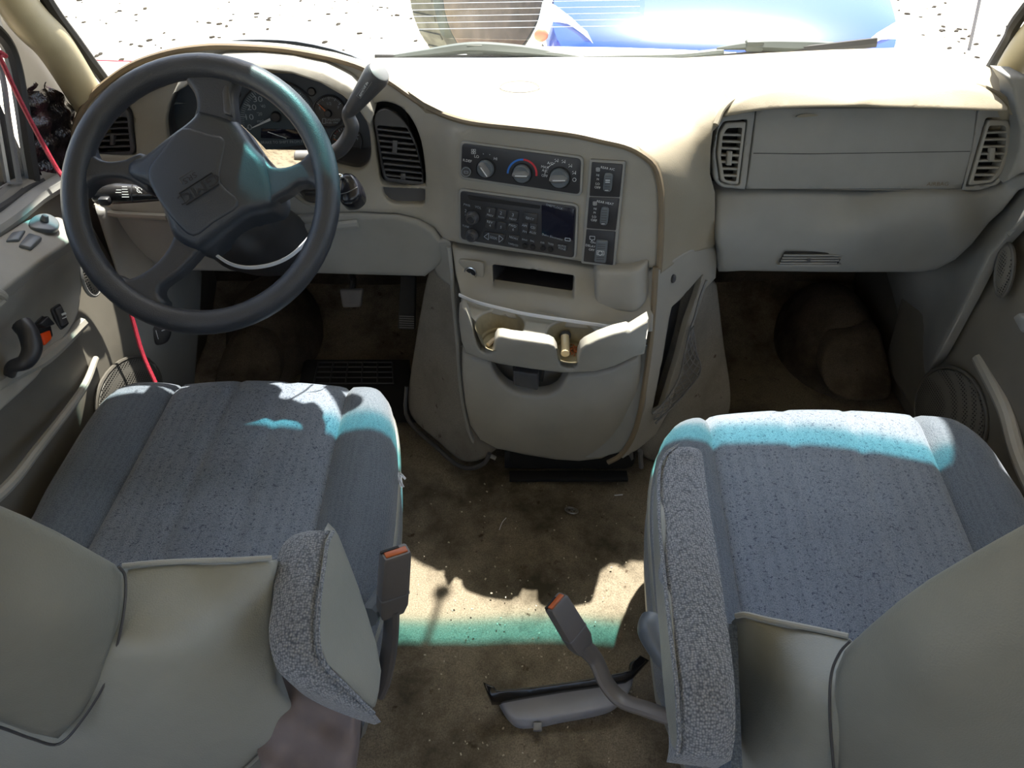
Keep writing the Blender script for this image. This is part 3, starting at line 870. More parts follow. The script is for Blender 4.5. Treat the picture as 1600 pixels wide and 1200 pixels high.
b = B(); b.loft([[FC.P(x, y, z) for x, y in ((498.5, 163), (499.5, 162.3), (510, 172), (508.5, 174))] for z in (0.004, 0.005)]); b.put('needle', M['orange_d'], fg)
b = B(); p = FC.P(513, 177, 0.001); b.cyl(p, p + FC.N * 0.006, 0.007, 0.006, 14, 0.001); b.put('needle_hub', M['black'], fg)
vg = dial('voltage_gauge', 541, 222, 25, 13, 150, 30, 3, (1, 2))
b = B()
for s_, x, y in (('9', 523, 216), ('19', 557, 217), ('VOLTS', 548, 235)): b.text(FC, s_, x, y, 4.2, 0, 0.0016)
b.put('volt_letters', M['dimwhite'], vg, kind='stuff')
b = B(); b.loft([[FC.P(x, y, z) for x, y in ((521, 216.5), (521.8, 215.6), (533, 221), (532, 222.5))] for z in (0.004, 0.005)]); b.put('needle', M['orange_d'], vg)
tg = dial('oil_gauge', 345, 175, 24, 13, 150, 30, 3)
for x, y in ((370, 146), (487, 143), (546, 158)):
    b = B(); p = FC.P(x, y, 0); b.cyl(p, p + FC.N * 0.004, 0.0075, 0.0065, 16, 0.001); b.put('trim_plug', M['black'], clt)

# ------------------------------------------------ air vents
def vent(name, out, fr, plate_m, slat_m, slats, par, knob=None, depth=0.03, label=None):
    """plate frame with a dark throat and separate slats; slats are ((x0,y0),(x1,y1),width)"""
    b = B(); b.plate(fr, out, -depth, -depth + 0.002); o = b.put(name, M['void'], par, label)
    return o
def slatted(name, ring_o, ring_i, fr, pm, sm, slats, par, knobs=(), zr=0.0, proud=0.003):
    b = B(); b.plate(fr, ring_i, -0.026, -0.022); o = b.put(name, M['void'], par)
    finish('vent_frame', sheet_bm(ring_o, lambda a, c: fr.P(a, c, proud), holes=[ring_i], thick=0.024, back=-fr.N, r=2.5, drop=0.002, rh=0, res=6), pm, o)
    for s_ in slats:
        b = B(); x0, y0, x1, y1, w = s_
        d = V((x1 - x0, y1 - y0)).normalized(); q = V((-d.y, d.x)) * w / 2
        rows = []
        for z, k in ((-0.018, 0.6), (-0.004, 1.0), (proud - 0.0035, 1.0), (proud - 0.0015, 0.55)):
            rows.append([fr.P(x, y, z) for x, y in ((x0 + q.x * k, y0 + q.y * k), (x1 + q.x * k, y1 + q.y * k), (x1 - q.x * k, y1 - q.y * k), (x0 - q.x * k, y0 - q.y * k))])
        b.loft(rows); b.put('slat', sm, o)
    for kx, ky, w, h in knobs:
        b = B(); b.plate(fr, rect(kx, ky, w, h, 4, 1), -0.004, proud + 0.003, 0.001); b.put('vent_knob', sm, o)
    return o
# centre-left vent beside the cluster
FV = Fr(FA(628, 230), V((0.12, -1, 0.25)))
b = B(); b.loft([[FA(p.x, p.y) + V((0, 0.015 + k, 0)) for p in vR] for k in (0, 0.04)], caps=False); b.put('vent_throat', M['seam'], dash)
ro = cr([(585, 182), (600, 170), (620, 178), (638, 198), (651, 226), (660, 262), (663, 288), (658, 290), (612, 284), (600, 278), (594, 250), (588, 210)], 3, True)
ri = rnd([(589, 195), (636, 199), (650, 230), (658, 262), (660, 284), (604, 277), (597, 250)], 4)
sl = [(588 + i * 1.9, 201.5 + i * 9.0, 640 + 3.2 * i - max(0, i - 5) * 1.2, 207.5 + i * 9.0, 4.0) for i in range(9)]
slatted('air_vent', ro, ri, FV, M['black'], M['charc'], sl, dash, [(617, 229, 8, 20), (630, 275, 8, 9)])
# far left vent behind the wheel
FVL = Fr(FA(180, 205), V((0.0, -1, 0.25)))
b = B(); b.loft([[FA(p.x, p.y) + V((0, 0.015 + k, 0)) for p in vL] for k in (0, 0.04)], caps=False); b.put('vent_throat', M['seam'], dash)
ro = cr([(153, 178), (166, 167), (190, 166), (203, 177), (207, 205), (209, 241), (160, 241), (151, 236), (149, 205)], 3, True)
ri = rnd([(154, 184), (200, 182), (205, 236), (156, 238)], 4)
slatted('air_vent', ro, ri, FVL, M['black'], M['charc'], [(154, 192 + i * 9.5, 204, 190 + i * 9.5, 3.6) for i in range(5)], dash, [(177, 218, 6, 16)])
b = B(); b.plate(Fr(FA(630, 308) + V((0, 0.014, 0)), (0, -1, 0.3)), rnd([(590, 288), (672, 290), (672, 330), (605, 328), (592, 310)], 3), -0.002, 0); b.put('coin_pocket', M['charc'], dash)
b = B(); b.plate(Fr(FA(185, 300) + V((0, 0.03, 0)), (0, -1, 0.3)), rnd([(135, 276), (240, 278), (238, 324), (150, 322)], 3), -0.002, 0); b.put('stalk_recess', M['beige_d'], dash)
b = B(); b.tube([FA(x, y) + V((0, -0.004, 0)) for x, y in ((150, 318), (170, 331), (215, 335), (262, 337))], 0.006, 8); b.put('column_rim', M['beige'], dash)

# ------------------------------------------------ top pad
def D(x, y, Z): return (x, y, 'Z', Z)
pad_ctrl = [(1000, 92, 'Y', 1.49), (860, 96, 'Y', 1.49), (700, 96, 'Y', 1.475), (592, 92, 'Y', 1.455), (1200, 82, 'Y', 1.475), (1400, 74, 'Y', 1.42), (1500, 85, 'Y', 1.35), (1562, 108, 'Y', 1.285),
            (500, 82, 'Y', 1.25), (400, 72, 'Y', 1.26), (610, 128, 'Y', 1.215), (720, 184, 'Y', 1.145), (800, 196, 'Y', 1.125), (900, 208, 'Y', 1.095), (980, 226, 'Y', 1.068), (1026, 260, 'Y', 1.045), (1036, 300, 'Y', 1.045), (1034, 420, 'Y', 1.04),
            (850, 140, 'Y', 1.27), (1000, 160, 'Y', 1.20), (1200, 120, 'Y', 1.29), (1400, 120, 'Y', 1.26), (1120, 172, 'Y', 1.125), (1112, 290, 'Y', 1.115), (1118, 380, 'Y', 1.115), (1075, 300, 'Y', 1.07), (1075, 240, 'Y', 1.085), (1080, 200, 'Y', 1.115),
            (1180, 146, 'Y', 1.16), (1350, 138, 'Y', 1.17), (1500, 135, 'Y', 1.17), (1570, 150, 'Y', 1.17), (1590, 250, 'Y', 1.13)]
PD = TPS(pad_ctrl)
padout = [(1034, 424), (1037, 370), (1037, 320), (1035, 288), (1026, 256), (1003, 237), (976, 225), (940, 217), (900, 208), (850, 201), (800, 195), (750, 189), (722, 183), (692, 173), (662, 158), (637, 141), (614, 125), (587, 110), (557, 97), (540, 90), (560, 86), (592, 90), (650, 95), (720, 96.5), (800, 97), (900, 96), (1000, 92), (1100, 87), (1200, 81), (1300, 76), (1400, 73), (1470, 77), (1520, 90), (1562, 112), (1582, 135), (1592, 165), (1592, 180), (1580, 172), (1570, 158), (1545, 142), (1510, 133), (1470, 131), (1400, 137), (1300, 138), (1230, 136), (1190, 138), (1150, 152), (1128, 170), (1116, 190), (1111, 230), (1110, 270), (1118, 300), (1118, 380), (1075, 398)]
sheet('dash_pad', padout, PD, M['pad'], dash, thick=0.05, back=(0, 0.5, -0.85), r=5, drop=0.003, res=16)
# left part of the pad beyond the binnacle
PL = TPS([(118, 190, 'Y', 1.25), (160, 125, 'Y', 1.32), (250, 80, 'Y', 1.40), (330, 69, 'Y', 1.435), (420, 71, 'Y', 1.45), (520, 84, 'Y', 1.455), (250, 100, 'Y', 1.28), (400, 90, 'Y', 1.27), (160, 150, 'Y', 1.26), (540, 100, 'Y', 1.27), (585, 93, 'Y', 1.46)])
sheet('dash_pad_side', [(140, 168), (150, 142), (180, 117), (215, 97), (260, 81), (310, 72.5), (360, 71), (420, 75), (480, 82), (540, 92), (585, 94), (600, 122), (560, 108), (500, 100), (400, 95), (280, 100), (200, 130), (160, 165)], PL, M['pad'], dash, thick=0.03, back=(0, 0.6, -0.8), res=14)
# round speaker cover mark on the pad
b = B(); b.tube([PD(x, y) + V((0, 0, 0.0015)) for x, y in [(812 + 31 * math.cos(t), 137 + 9 * math.sin(t)) for t in [2 * math.pi * i / 28 for i in range(28)]]], 0.0006, 6, 0, closed=True)
b.put('speaker_cover_ring', M['beige_d'], dash)
# passenger brow pad
BP = TPS([(1125, 186, 'Y', 1.118), (1180, 178, 'Y', 1.118), (1350, 174, 'Y', 1.118), (1500, 173, 'Y', 1.118), (1578, 176, 'Y', 1.12), (1150, 158, 'Y', 1.13), (1200, 142, 'Y', 1.15), (1350, 141, 'Y', 1.152), (1480, 134, 'Y', 1.155), (1560, 152, 'Y', 1.14), (1350, 158, 'Y', 1.126)])
sheet('brow_pad', cr([(1127, 187), (1132, 172), (1150, 156), (1175, 144), (1205, 137), (1232, 136), (1300, 141), (1380, 141), (1440, 137), (1480, 132), (1515, 134), (1545, 143), (1568, 158), (1579, 174), (1560, 177), (1500, 175), (1400, 172), (1300, 171), (1210, 174), (1160, 181)], 3, True), BP, M['pad'], dash, thick=0.03, back=(0, 1, 0), r=9, drop=0.012, res=12)
b = B(); b.tube([PD(x, y) for x, y in ((1118, 195), (1130, 170), (1152, 152), (1185, 139), (1225, 134.5), (1300, 137), (1400, 136.5), (1470, 130), (1512, 132), (1548, 142), (1575, 160), (1584, 178))], 0.0045, 8, 4); b.put('brow_bead', M['pad'], dash)
# ------------------------------------------------ passenger panel with vents and airbag door
FG = Fr(onY(1350, 240, 1.145), V((0.02, -1, 0.28)))
b = B()
po = rnd([(1124, 176), (1300, 165), (1580, 165), (1591, 205), (1588, 240), (1576, 270), (1560, 290), (1530, 299), (1400, 299), (1160, 297), (1126, 294), (1114, 280), (1112, 240)], [8, 0, 8, 10, 0, 10, 8, 8, 0, 6, 8, 6, 8])
fpx = lambda a, c: FG.P(a, c, 0)
ab = [(1181, 169), (1530, 167), (1516, 240), (1504, 297), (1165, 297)]
vl_r = rnd([(1131, 190), (1168, 187), (1156, 290), (1140, 290), (1124, 285), (1118, 240), (1122, 205)], 4)
vr_r = rnd([(1541, 184), (1577, 184), (1583, 200), (1580, 240), (1568, 272), (1552, 288), (1509, 293)], 5)
sheet('passenger_fascia', po, fpx, M['beige_d'], dash, holes=[ab, vl_r, vr_r], thick=0.02, r=4, drop=0.004, rh=2, hole_drop=0.002, res=10)
sheet('airbag_door', [(1182.5, 169.5), (1528.5, 167.5), (1518, 226), (1503, 296), (1166.5, 296), (1173, 240)], lambda a, c: FG.P(a, c, -0.001 + 0.004 * math.sin(max(0, min(1, (c - 175) / 120)) * 3.14)), M['beige_d'], dash, thick=0.012, r=2, drop=0.002, res=14)
b = B(); b.line(FG, [(1176, 239), (1260, 240), (1400, 238), (1514, 236)], 1.0, 0.0034); b.put('airbag_seam', M['seam'], dash)
b = B(); b.text(FG, 'AIRBAG', 1463, 287, 6, 0, 0.0046, 1.2); b.put('airbag_lettering', M['bead'], dash, kind='stuff')
b = B(); b.plate(FG, cr([(1243, 181), (1255, 177.5), (1270, 177.5), (1276, 180), (1262, 182), (1246, 183)], 3, True), 0.003, 0.0055); b.put('scuff_mark', M['pad'], dash)
FGb = Fr(FG.o + V((0, -0.0, 0)), FG.N)
# left passenger vent
ro = rnd([(1133, 192), (1166, 190), (1154, 288), (1140, 288), (1126, 283), (1120, 240), (1124, 207)], 4)
ri = rnd([(1136, 200), (1160, 199), (1150, 284), (1132, 281), (1126, 245), (1129, 212)], 4)
yy = [198, 209.5, 222, 234, 246, 257, 268, 279]
slatted('air_vent', ro, ri, FG, M['beige2'], M['beige2'], [(1126 + abs(i - 5) * 0.6, 210.5 + i * 10.6, 1161 - i * 1.5, 211.5 + i * 10.6, 4.6) for i in range(7)], dash, [(1139, 247, 8, 22)], proud=0.001)
ro = rnd([(1544, 187), (1575, 187), (1580, 202), (1577, 240), (1566, 270), (1551, 285), (1513, 290)], 5)
ri = rnd([(1545, 196), (1570, 196), (1573, 205), (1570, 240), (1559, 268), (1547, 281), (1520, 283)], 4)
slatted('air_vent', ro, ri, FG, M['beige2'], M['beige2'], [(1542 - i * 3.4, 207.5 + i * 11.0, 1574 - max(0, i - 2) * 3.6, 206.5 + i * 11.2, 4.6) for i in range(7)], dash, [(1549, 241, 8, 22)], proud=0.001)
# glove panel
GP = TPS([(1116, 302, 'Y', 1.138), (1350, 302, 'Y', 1.138), (1540, 301, 'Y', 1.138), (1580, 290, 'Y', 1.14), (1598, 275, 'Y', 1.13), (1118, 380, 'Y', 1.10), (1350, 370, 'Y', 1.09), (1500, 360, 'Y', 1.10), (1124, 425, 'Y', 1.12), (1350, 430, 'Y', 1.125), (1460, 420, 'Y', 1.14), (1540, 350, 'Y', 1.13), (1580, 310, 'Y', 1.13)])
sheet('glove_panel', [(1118, 299), (1200, 299.5), (1400, 301), (1530, 301), (1565, 291), (1580, 277), (1640, 270), (1640, 285), (1594, 300), (1570, 330), (1548, 350), (1520, 385), (1495, 408), (1465, 424), (1440, 428), (1300, 428), (1160, 426), (1124, 428), (1123, 392), (1120, 380)], GP, M['beige_d'], dash, thick=0.03, r=8, drop=0.008, res=14)
FGv = Fr(GP(1268, 402) + V((0, -0.001, 0)), V((0, -1, -0.05)))
b = B(); b.plate(FGv, rnd([(1226, 393), (1320, 393), (1308, 412), (1217, 410)], 2), -0.0, 0.003, 0.001); lv = b.put('lower_vent', M['seam'], dash)
b = B(); b.plate(FGv, rnd([(1213, 411), (1314, 411), (1309, 416), (1214, 415)], 1), 0.0, 0.005, 0.001); b.put('vent_lip', M['beige_d'], lv)
for i in range(4):
    b = B(); b.plate(FGv, [(1224 - i * 2, 395.5 + i * 4), (1316 - i * 3, 395.5 + i * 4), (1315 - i * 3, 397.7 + i * 4), (1223 - i * 2, 397.7 + i * 4)], 0.003, 0.006, 0.0005); b.put('slat', M['beige_d'], lv)
b = B(); b.plate(FGv, rect(1262, 403, 5, 5), 0.004, 0.008, 0.0005); b.put('vent_knob', M['charc'], lv)
# right side end cap of the dash
EC = TPS([(1592, 150, 'Y', 1.14), (1582, 180, 'Y', 1.13), (1590, 240, 'Y', 1.12), (1560, 292, 'Y', 1.12), (1640, 140, 'Y', 1.16), (1640, 280, 'Y', 1.12)])
sheet('dash_end_cap', [(1570, 118), (1600, 120), (1660, 150), (1660, 275), (1598, 272), (1570, 288), (1582, 268), (1594, 235), (1596, 205), (1588, 175), (1584, 140)], EC, M['beige_d'], dash, thick=0.04, r=6, drop=0.006, res=12)
# driver knee panel
KP = TPS([(150, 332, 'Y', 1.17), (300, 348, 'Y', 1.155), (500, 345, 'Y', 1.145), (650, 352, 'Y', 1.135), (690, 380, 'Y', 1.12), (700, 430, 'Y', 1.125), (500, 432, 'Y', 1.15), (300, 425, 'Y', 1.16), (500, 390, 'Y', 1.13), (200, 400, 'Y', 1.17)])
sheet('knee_panel', [(148, 322), (230, 342), (400, 347), (500, 338), (560, 336), (620, 338), (651, 346), (676, 360), (690, 378), (698, 392), (692, 412), (664, 434), (520, 430), (400, 427), (310, 425), (260, 425), (215, 400)], KP, M['beige_d'], dash, thick=0.03, r=7, drop=0.007, res=13)
b = B(); b.tube([KP(x, y) + V((0, -0.004, 0)) for x, y in ((300, 364), (400, 360), (520, 352), (560, 348))], 0.008, 8); b.put('knee_ledge', M['beige_d'], dash)
FKv = Fr(KP(455, 402) + V((0, -0.001, 0)), V((0, -1, -0.05)))
b = B(); b.plate(FKv, rnd([(422, 395), (494, 396), (497, 408), (430, 409)], 2), 0, 0.003, 0.001); lv = b.put('lower_vent', M['seam'], dash)
for i in range(3):
    b = B(); b.plate(FKv, [(425 + i, 397.5 + i * 4), (493, 398 + i * 4), (493, 400 + i * 4), (426 + i, 399.5 + i * 4)], 0.003, 0.006, 0.0005); b.put('slat', M['beige_d'], lv)
b = B(); b.plate(FKv, rect(466, 404, 16, 5), 0.004, 0.008, 0.001); b.put('vent_knob', M['beige2'], lv)
b = B(); b.plate(Fr(KP(340, 390), (0, -1, -0.05)), cr([(312, 384), (330, 381), (348, 388), (350, 396), (330, 397), (314, 393)], 3, True), 0, 0.006, 0.003); b.put('brake_release_handle', M['black'], dash)

b = B(); b.box((CX, 1.44, 0.53), (1.60, 0.24, 0.15), bev=0.02); b.put('sun_leak_blocker', M['seam'], dash)  # unseen dark box added to block sunlight leaking in under the dash
# ------------------------------------------------ climate control panel
climate = thing('climate_control_panel', 'black heater and air conditioning panel with three round grey knobs', 'climate control', PC.P(815, 265))
def onpc(name, poly, z0, z1, mt, par, bev=0.0008, **k):
    b = B(); b.plate(PC, poly, z0, z1, bev); return b.put(name, mt, par, **k)
b = B(); b.plate(PC, rnd([(719, 219.5), (912, 244.5), (909, 307), (717, 279)], 9), -0.004, 0.0012, 0.0008); b.put('bezel_rim', M['beige_d'], dash)
face = onpc('faceplate', rnd([(722.5, 223), (908.5, 247.5), (906, 303.5), (720.5, 275.5)], 7), -0.002, 0.0022, M['black'], climate)
b = B()
for s_, x, y, h in (('LO', 745.5, 244, 4.6), ('•', 756, 240, 4), ('•', 766, 241, 4), ('HI', 775, 247.5, 4.6), ('R.DEF', 731, 250.5, 4.2), ('MAX', 852, 260.5, 4.2), ('A/C', 852, 266, 4.2), ('A/C', 860.5, 254.5, 4.4), ('OFF', 851.5, 274, 4.2)): b.text(PC, s_, x, y, h, -3, 0.0026)
for x, y in ((739, 234), (742.5, 234), (739, 238), (742.5, 238)): b.line(PC, [(x - 1.4, y - 1.4), (x + 1.4, y - 1.4), (x + 1.4, y + 1.4), (x - 1.4, y + 1.4), (x - 1.4, y - 1.4)], 0.6, 0.0026)
for x, y in ((870, 250), (881, 251.5), (891.5, 258), (897.5, 269)):
    b.line(PC, [(x - 2.5, y + 2.5), (x, y), (x + 2.5, y + 2.5), (x + 2.5, y - 2.5)], 0.7, 0.0026); b.line(PC, [(x - 2.8, y - 1), (x - 1, y - 2.5)], 0.7, 0.0026)
b.line(PC, ringpts(898, 280, 2.8, 0, 360, 10), 0.7, 0.0026)
b.line(PC, ringpts(875, 277, 24, 168, 150, 6), 0.8, 0.0026); b.line(PC, ringpts(875, 277, 24, 140, 108, 8), 0.8, 0.0026)
b.put('panel_symbols', M['white'], climate, kind='stuff')
b = B(); b.line(PC, ringpts(816.5, 271, 22.5, 178, 85, 16), 3, 0.0026); b.put('cold_arc', M['blue'], climate, label='blue arc left of the middle knob')
b = B(); b.line(PC, ringpts(816.5, 271, 22.5, 85, -8, 16), 3, 0.0026); b.put('hot_arc', M['redp'], climate, label='red arc right of the middle knob')
def knob(cx, cy, r, ang, par, mt=M['gknob'], h=0.014):
    k = PC.scale(cx, cy); p = PC.P(cx, cy, 0.0022)
    b = B(); b.cyl(p, p + PC.N * h * 0.5, r * k, r * k * 0.94, 28, 0.0012); o = b.put('rotary_knob', mt, par)
    b = B(); b.tube([PC.P(x, y, 0.0026) for x, y in ringpts(cx, cy, r * 1.07, 0, 350, 30)], 0.001, 6, 0, closed=True); b.put('knob_ring', M['void'], o)
    c, s = math.cos(math.radians(ang)), -math.sin(math.radians(ang)); q = (-s, c)
    b = B(); rows = []
    for z, w, l in ((h * 0.5, 0.40, 0.92), (h * 0.8, 0.24, 0.88), (h, 0.12, 0.8)):
        rows.append([PC.P(cx + c * r * l * a + q[0] * r * w * e, cy + s * r * l * a + q[1] * r * w * e, z + 0.002) for a, e in ((-1, 0.3), (-0.5, 1), (0.7, 1), (1, 0.4), (1, -0.4), (0.7, -1), (-0.5, -1), (-1, -0.3))])
    b.loft(rows); b.put('knob_grip', M['greyp'], o)
    b = B(); b.line(PC, [(cx - c * r * 0.75, cy - s * r * 0.75), (cx + c * r * 0.5, cy + s * r * 0.5)], 1.6, h + 0.0024); b.put('pointer_line', M['white'], o)
knob(760, 262.4, 13.8, 125, climate); knob(816.5, 270, 14.6, 178, climate); knob(875, 277, 15.6, 180, climate)
b = B(); p = PC.P(730, 267, 0.0022); b.cyl(p, p + PC.N * 0.003, 0.0082, n=20, bev=0.0008); o = b.put('defrost_button', M['charc'], climate)
b = B(); b.line(PC, ringpts(730, 267, 7, 0, 360, 20), 0.7, 0.0056); b.line(PC, [(727, 265.5), (733, 266), (733, 269), (727, 268.5), (727, 265.5)], 0.7, 0.0056); b.put('button_symbol', M['dimwhite'], o)
# ------------------------------------------------ radio
radio = thing('car_radio', 'black car radio with disc slot and lettered buttons under the climate panel', 'radio', PC.P(810, 350))
b = B(); b.plate(PC, rnd([(716.5, 294), (904, 319), (900, 406), (717.5, 377)], 9), -0.004, 0.0012, 0.0008); b.put('bezel_rim', M['beige_d'], dash)
onpc('faceplate', rnd([(719.7, 297.5), (900.8, 322), (897, 402.5), (720.6, 373)], 6), -0.002, 0.0024, M['black'], radio)
onpc('disc_slot', rnd([(731, 304), (845, 320), (844, 325.5), (735, 311)], 2), 0.0024, 0.003, M['void'], radio, 0)
onpc('display', rnd([(847, 318), (899, 325), (896.5, 376), (847, 366)], 2), 0.0024, 0.0034, M['display'], radio, 0.0003)
def btn(cx, cy, w, h, par=radio, z=0.0024, up=0.002, name='button', mt=M['black'], r=2.5):
    return onpc(name, rect(cx, cy, w, h, 8, r), z, z + up, mt, par, 0.0008)
bs = [(767, 331, 16, 16), (784.4, 333.5, 15, 16), (802.7, 336, 16, 16), (829.4, 339.5, 23, 16), (767, 349, 16, 13), (784.4, 352, 15, 13), (802.7, 354, 16, 13), (820.5, 355.5, 11, 18), (833.5, 357, 12, 18), (772.8, 369.7, 34, 14), (803.8, 370.5, 17, 8), (879, 384.7, 17, 9)]
for q in bs: btn(*q)
for x, y in ((821, 383), (833, 384.9), (848.7, 387), (861, 389)):
    b = B(); p = PC.P(x, y, 0.0024); b.cyl(p, p + PC.N * 0.003, 0.0042, n=14, bev=0.0006); b.put('tone_button', M['void'], radio)
for x, y, r in ((740, 338, 11), (739, 366, 10.5)):
    k = PC.scale(x, y); p = PC.P(x, y, 0.0024); b = B(); b.cyl(p, p + PC.N * 0.012, r * k, r * k * 0.85, 24, 0.002); o = b.put('radio_knob', M['charc'], radio)
    p2 = p + PC.N * 0.012; b = B(); b.cyl(p2, p2 + PC.N * 0.002, r * k * 0.55, r * k * 0.5, 20, 0.0006); b.put('knob_cap', M['black'], o)
b = B()
for s_, x, y, h in (('1', 766, 328, 5.5), ('PREV', 767, 335, 3.4), ('2', 784, 331.5, 5.5), ('RDM', 784.4, 338, 3.4), ('3', 802.6, 334.5, 5.5), ('NEXT', 802.7, 341, 3.4), ('EJECT', 829, 340, 3.8), ('REV', 766.5, 345.5, 4), ('4', 767, 351, 4.4), ('5', 784, 353.5, 4.4), ('FWD', 802, 351.3, 4), ('6', 803, 357, 4.4), ('AM', 820.5, 351, 4), ('FM', 821, 360.5, 4), ('CD', 833.8, 354, 4), ('AUX', 833.8, 362, 4), ('SEEK', 772.5, 370, 4.4), ('RECALL', 804, 370.3, 3.2), ('BASS', 821, 373, 3), ('BAL', 833, 375, 3), ('DIR', 848.7, 377.5, 3), ('TREB', 861.5, 379.7, 3), ('AUTO', 879, 382.8, 3.3), ('TONE', 879, 387, 3.3), ('VOL', 748.5, 322.5, 4), ('PWR', 731, 319, 3.8), ('2', 729, 328, 5), ('1', 728.5, 334, 4), ('TUNE', 729, 352, 3.2), ('THEFTLOCK', 867, 321.5, 3.6), ('TAPE/CD', 803, 380.5, 3), ('Delco Electronics', 864, 368.5, 3.4)):
    b.text(PC, s_, x, y, h, -7, 0.0048)
b.line(PC, [(765, 362.5), (757.5, 368), (764.5, 373), (765, 362.5)], 0.8, 0.0048); b.line(PC, [(781, 366), (787.5, 371.5), (781, 377), (781, 366)], 0.8, 0.0048)
b.line(PC, [(884, 370), (892, 371), (892, 375), (884, 374), (884, 370)], 1.2, 0.0048)
b.put('radio_lettering', M['dimwhite'], radio, kind='stuff')
# ------------------------------------------------ switch panel right of radio
swp = thing('switch_panel', 'narrow black panel with three rocker switches beside the radio', 'switch panel', PC.P(945, 330))
b = B(); b.plate(PC, rnd([(921.5, 248.5), (977.5, 252), (961, 417.5), (908, 411)], 3), -0.004, 0.0012, 0.0008); b.put('bezel_rim', M['beige_d'], dash)
for q in ([(925, 252.5), (973.7, 256), (968.6, 307.8), (921.3, 305.8)], [(921.1, 307), (968.4, 309), (962.6, 359.6), (916.8, 356)], [(916.6, 357.4), (962.4, 361), (957.8, 413.7), (911.9, 408)]):
    onpc('switch_plate', rnd(q, 2), -0.002, 0.0022, M['black'], swp)
for cx, cy, w, h, mk in ((950.7, 283.4, 13.5, 30, 1), (945, 336, 12.5, 29, 0), (940, 391, 18.5, 35, 2)):
    o = onpc('rocker_switch', rect(cx, cy, w, h, 6, 6 if mk < 2 else 3), 0.0022, 0.006, M['gknob'], swp, 0.0015)
    b = B()
    for i in range(6 if mk < 2 else 8):
        y = cy - h * 0.34 + i * h * 0.68 / (5 if mk < 2 else 7)
        if mk == 2 and i in (3, 4): continue
        xo = (cy - y) * 0.1
        b.line(PC, [(cx + xo - w * 0.33, y), (cx + xo + w * 0.33, y + 0.3)], 0.9, 0.0064)
    b.put('grip_ribs', M['charc'], o)
    b = B()
    if mk == 1: b.line(PC, [(cx - 3.5, cy - 4), (cx + 3.5, cy - 3.8)], 1.6, 0.0068); b.line(PC, [(cx - 3.7, cy - 1), (cx + 3.3, cy - 0.8)], 1.4, 0.0068)
    if mk < 2: b.line(PC, [(cx - 4, cy + h * 0.39), (cx + 1, cy + h * 0.39)], 1, 0.0068)
    else: b.line(PC, ringpts(cx - 1, cy + 2, 3.4, 0, 360, 12), 0.9, 0.0068); b.line(PC, [(cx - 6, cy - 2), (cx + 5, cy - 1), (cx + 5, cy + 5), (cx - 6, cy + 4.5), (cx - 6, cy - 2)], 0.7, 0.0068)
    b.put('switch_mark', M['white'], o)
b = B()
for s_, x, y, h in (('REAR A/C', 950, 262.5, 3.8), ('HI', 934.5, 273, 3.6), ('M', 934.5, 279.5, 3.4), ('LO', 934.3, 286.5, 3.8), ('OFF', 934, 292.3, 4), ('REAR HEAT', 946, 316, 3.8), ('HI', 930.4, 325.5, 3.6), ('M', 929.5, 331.5, 3.4), ('LO', 928.8, 338, 3.8), ('OFF', 928.4, 343.5, 4), ('ON', 927, 378, 3.8), ('DELAY', 923, 383.5, 3.8), ('OFF', 924.8, 389.5, 3.8)): b.text(PC, s_, x, y, h, -3, 0.0026)
for x, y in ((934.8, 264), (930, 317)):
    b.line(PC, [(x - 2.5, y - 2.5), (x + 2.5, y - 2.5), (x + 2.5, y + 2.5), (x - 2.5, y + 2.5), (x - 2.5, y - 2.5)], 0.6, 0.0026); b.line(PC, [(x - 2.5, y), (x + 2.5, y)], 0.6, 0.0026); b.line(PC, [(x, y - 2.5), (x, y + 2.5)], 0.6, 0.0026)
b.line(PC, [(922, 368), (930, 368.5), (929.5, 374), (926, 373.5), (925.5, 376), (924, 373), (922, 373), (922, 368)], 0.7, 0.0026)
b.put('switch_lettering', M['white'], swp, kind='stuff')
# ================================================================ centre console
cons = thing('center_console', 'beige centre console with cup holders and storage bin between the seats', 'console', PC.P(868, 715))
lw_ctrl = [(x, y, 'P', PC) for x, y in ((705, 390), (720, 470), (850, 420), (1000, 430), (725, 560), (850, 600), (1000, 540), (740, 660), (870, 700), (985, 660))]
LC = TPS(lw_ctrl)
# upper part: lighter, open pocket, shelf wall
FPc = Fr(PCo + PC.N * -0.004, PC.N)
up = [(706, 387), (790, 399), (860, 409), (940, 421), (1024, 426), (1022, 480), (1020, 520), (975, 520), (850, 510), (725, 482), (712, 430)]
pk = rnd([(769.7, 414.6), (897.5, 432), (896.3, 467.8), (770.8, 449)], 4)
CF = TPS([(x, y, 'P', FPc) for x, y in ((706, 387), (860, 405), (1022, 426), (760, 430), (920, 440), (1020, 450))] + [(720, 480, 'Y', 1.045), (780, 486, 'Y', 1.015), (900, 494, 'Y', 0.99), (1015, 500, 'Y', 0.985), (850, 515, 'Y', 1.0)])
sheet('console_front', up, CF, M['beige2'], cons, holes=[pk], thick=0.02, r=4, drop=0.004, rh=4, hole_drop=0.005, res=12)
b = B(); b.loft([[CF(p.x, p.y) + V((0, 0.012, 0)) for p in pk], [FPc.P(p.x, p.y, -0.115) for p in pk]], caps=False); b.put('pocket_walls', M['charc'], cons)
b = B(); b.plate(FPc, pk, -0.118, -0.114); b.put('pocket_back', M['void'], cons)
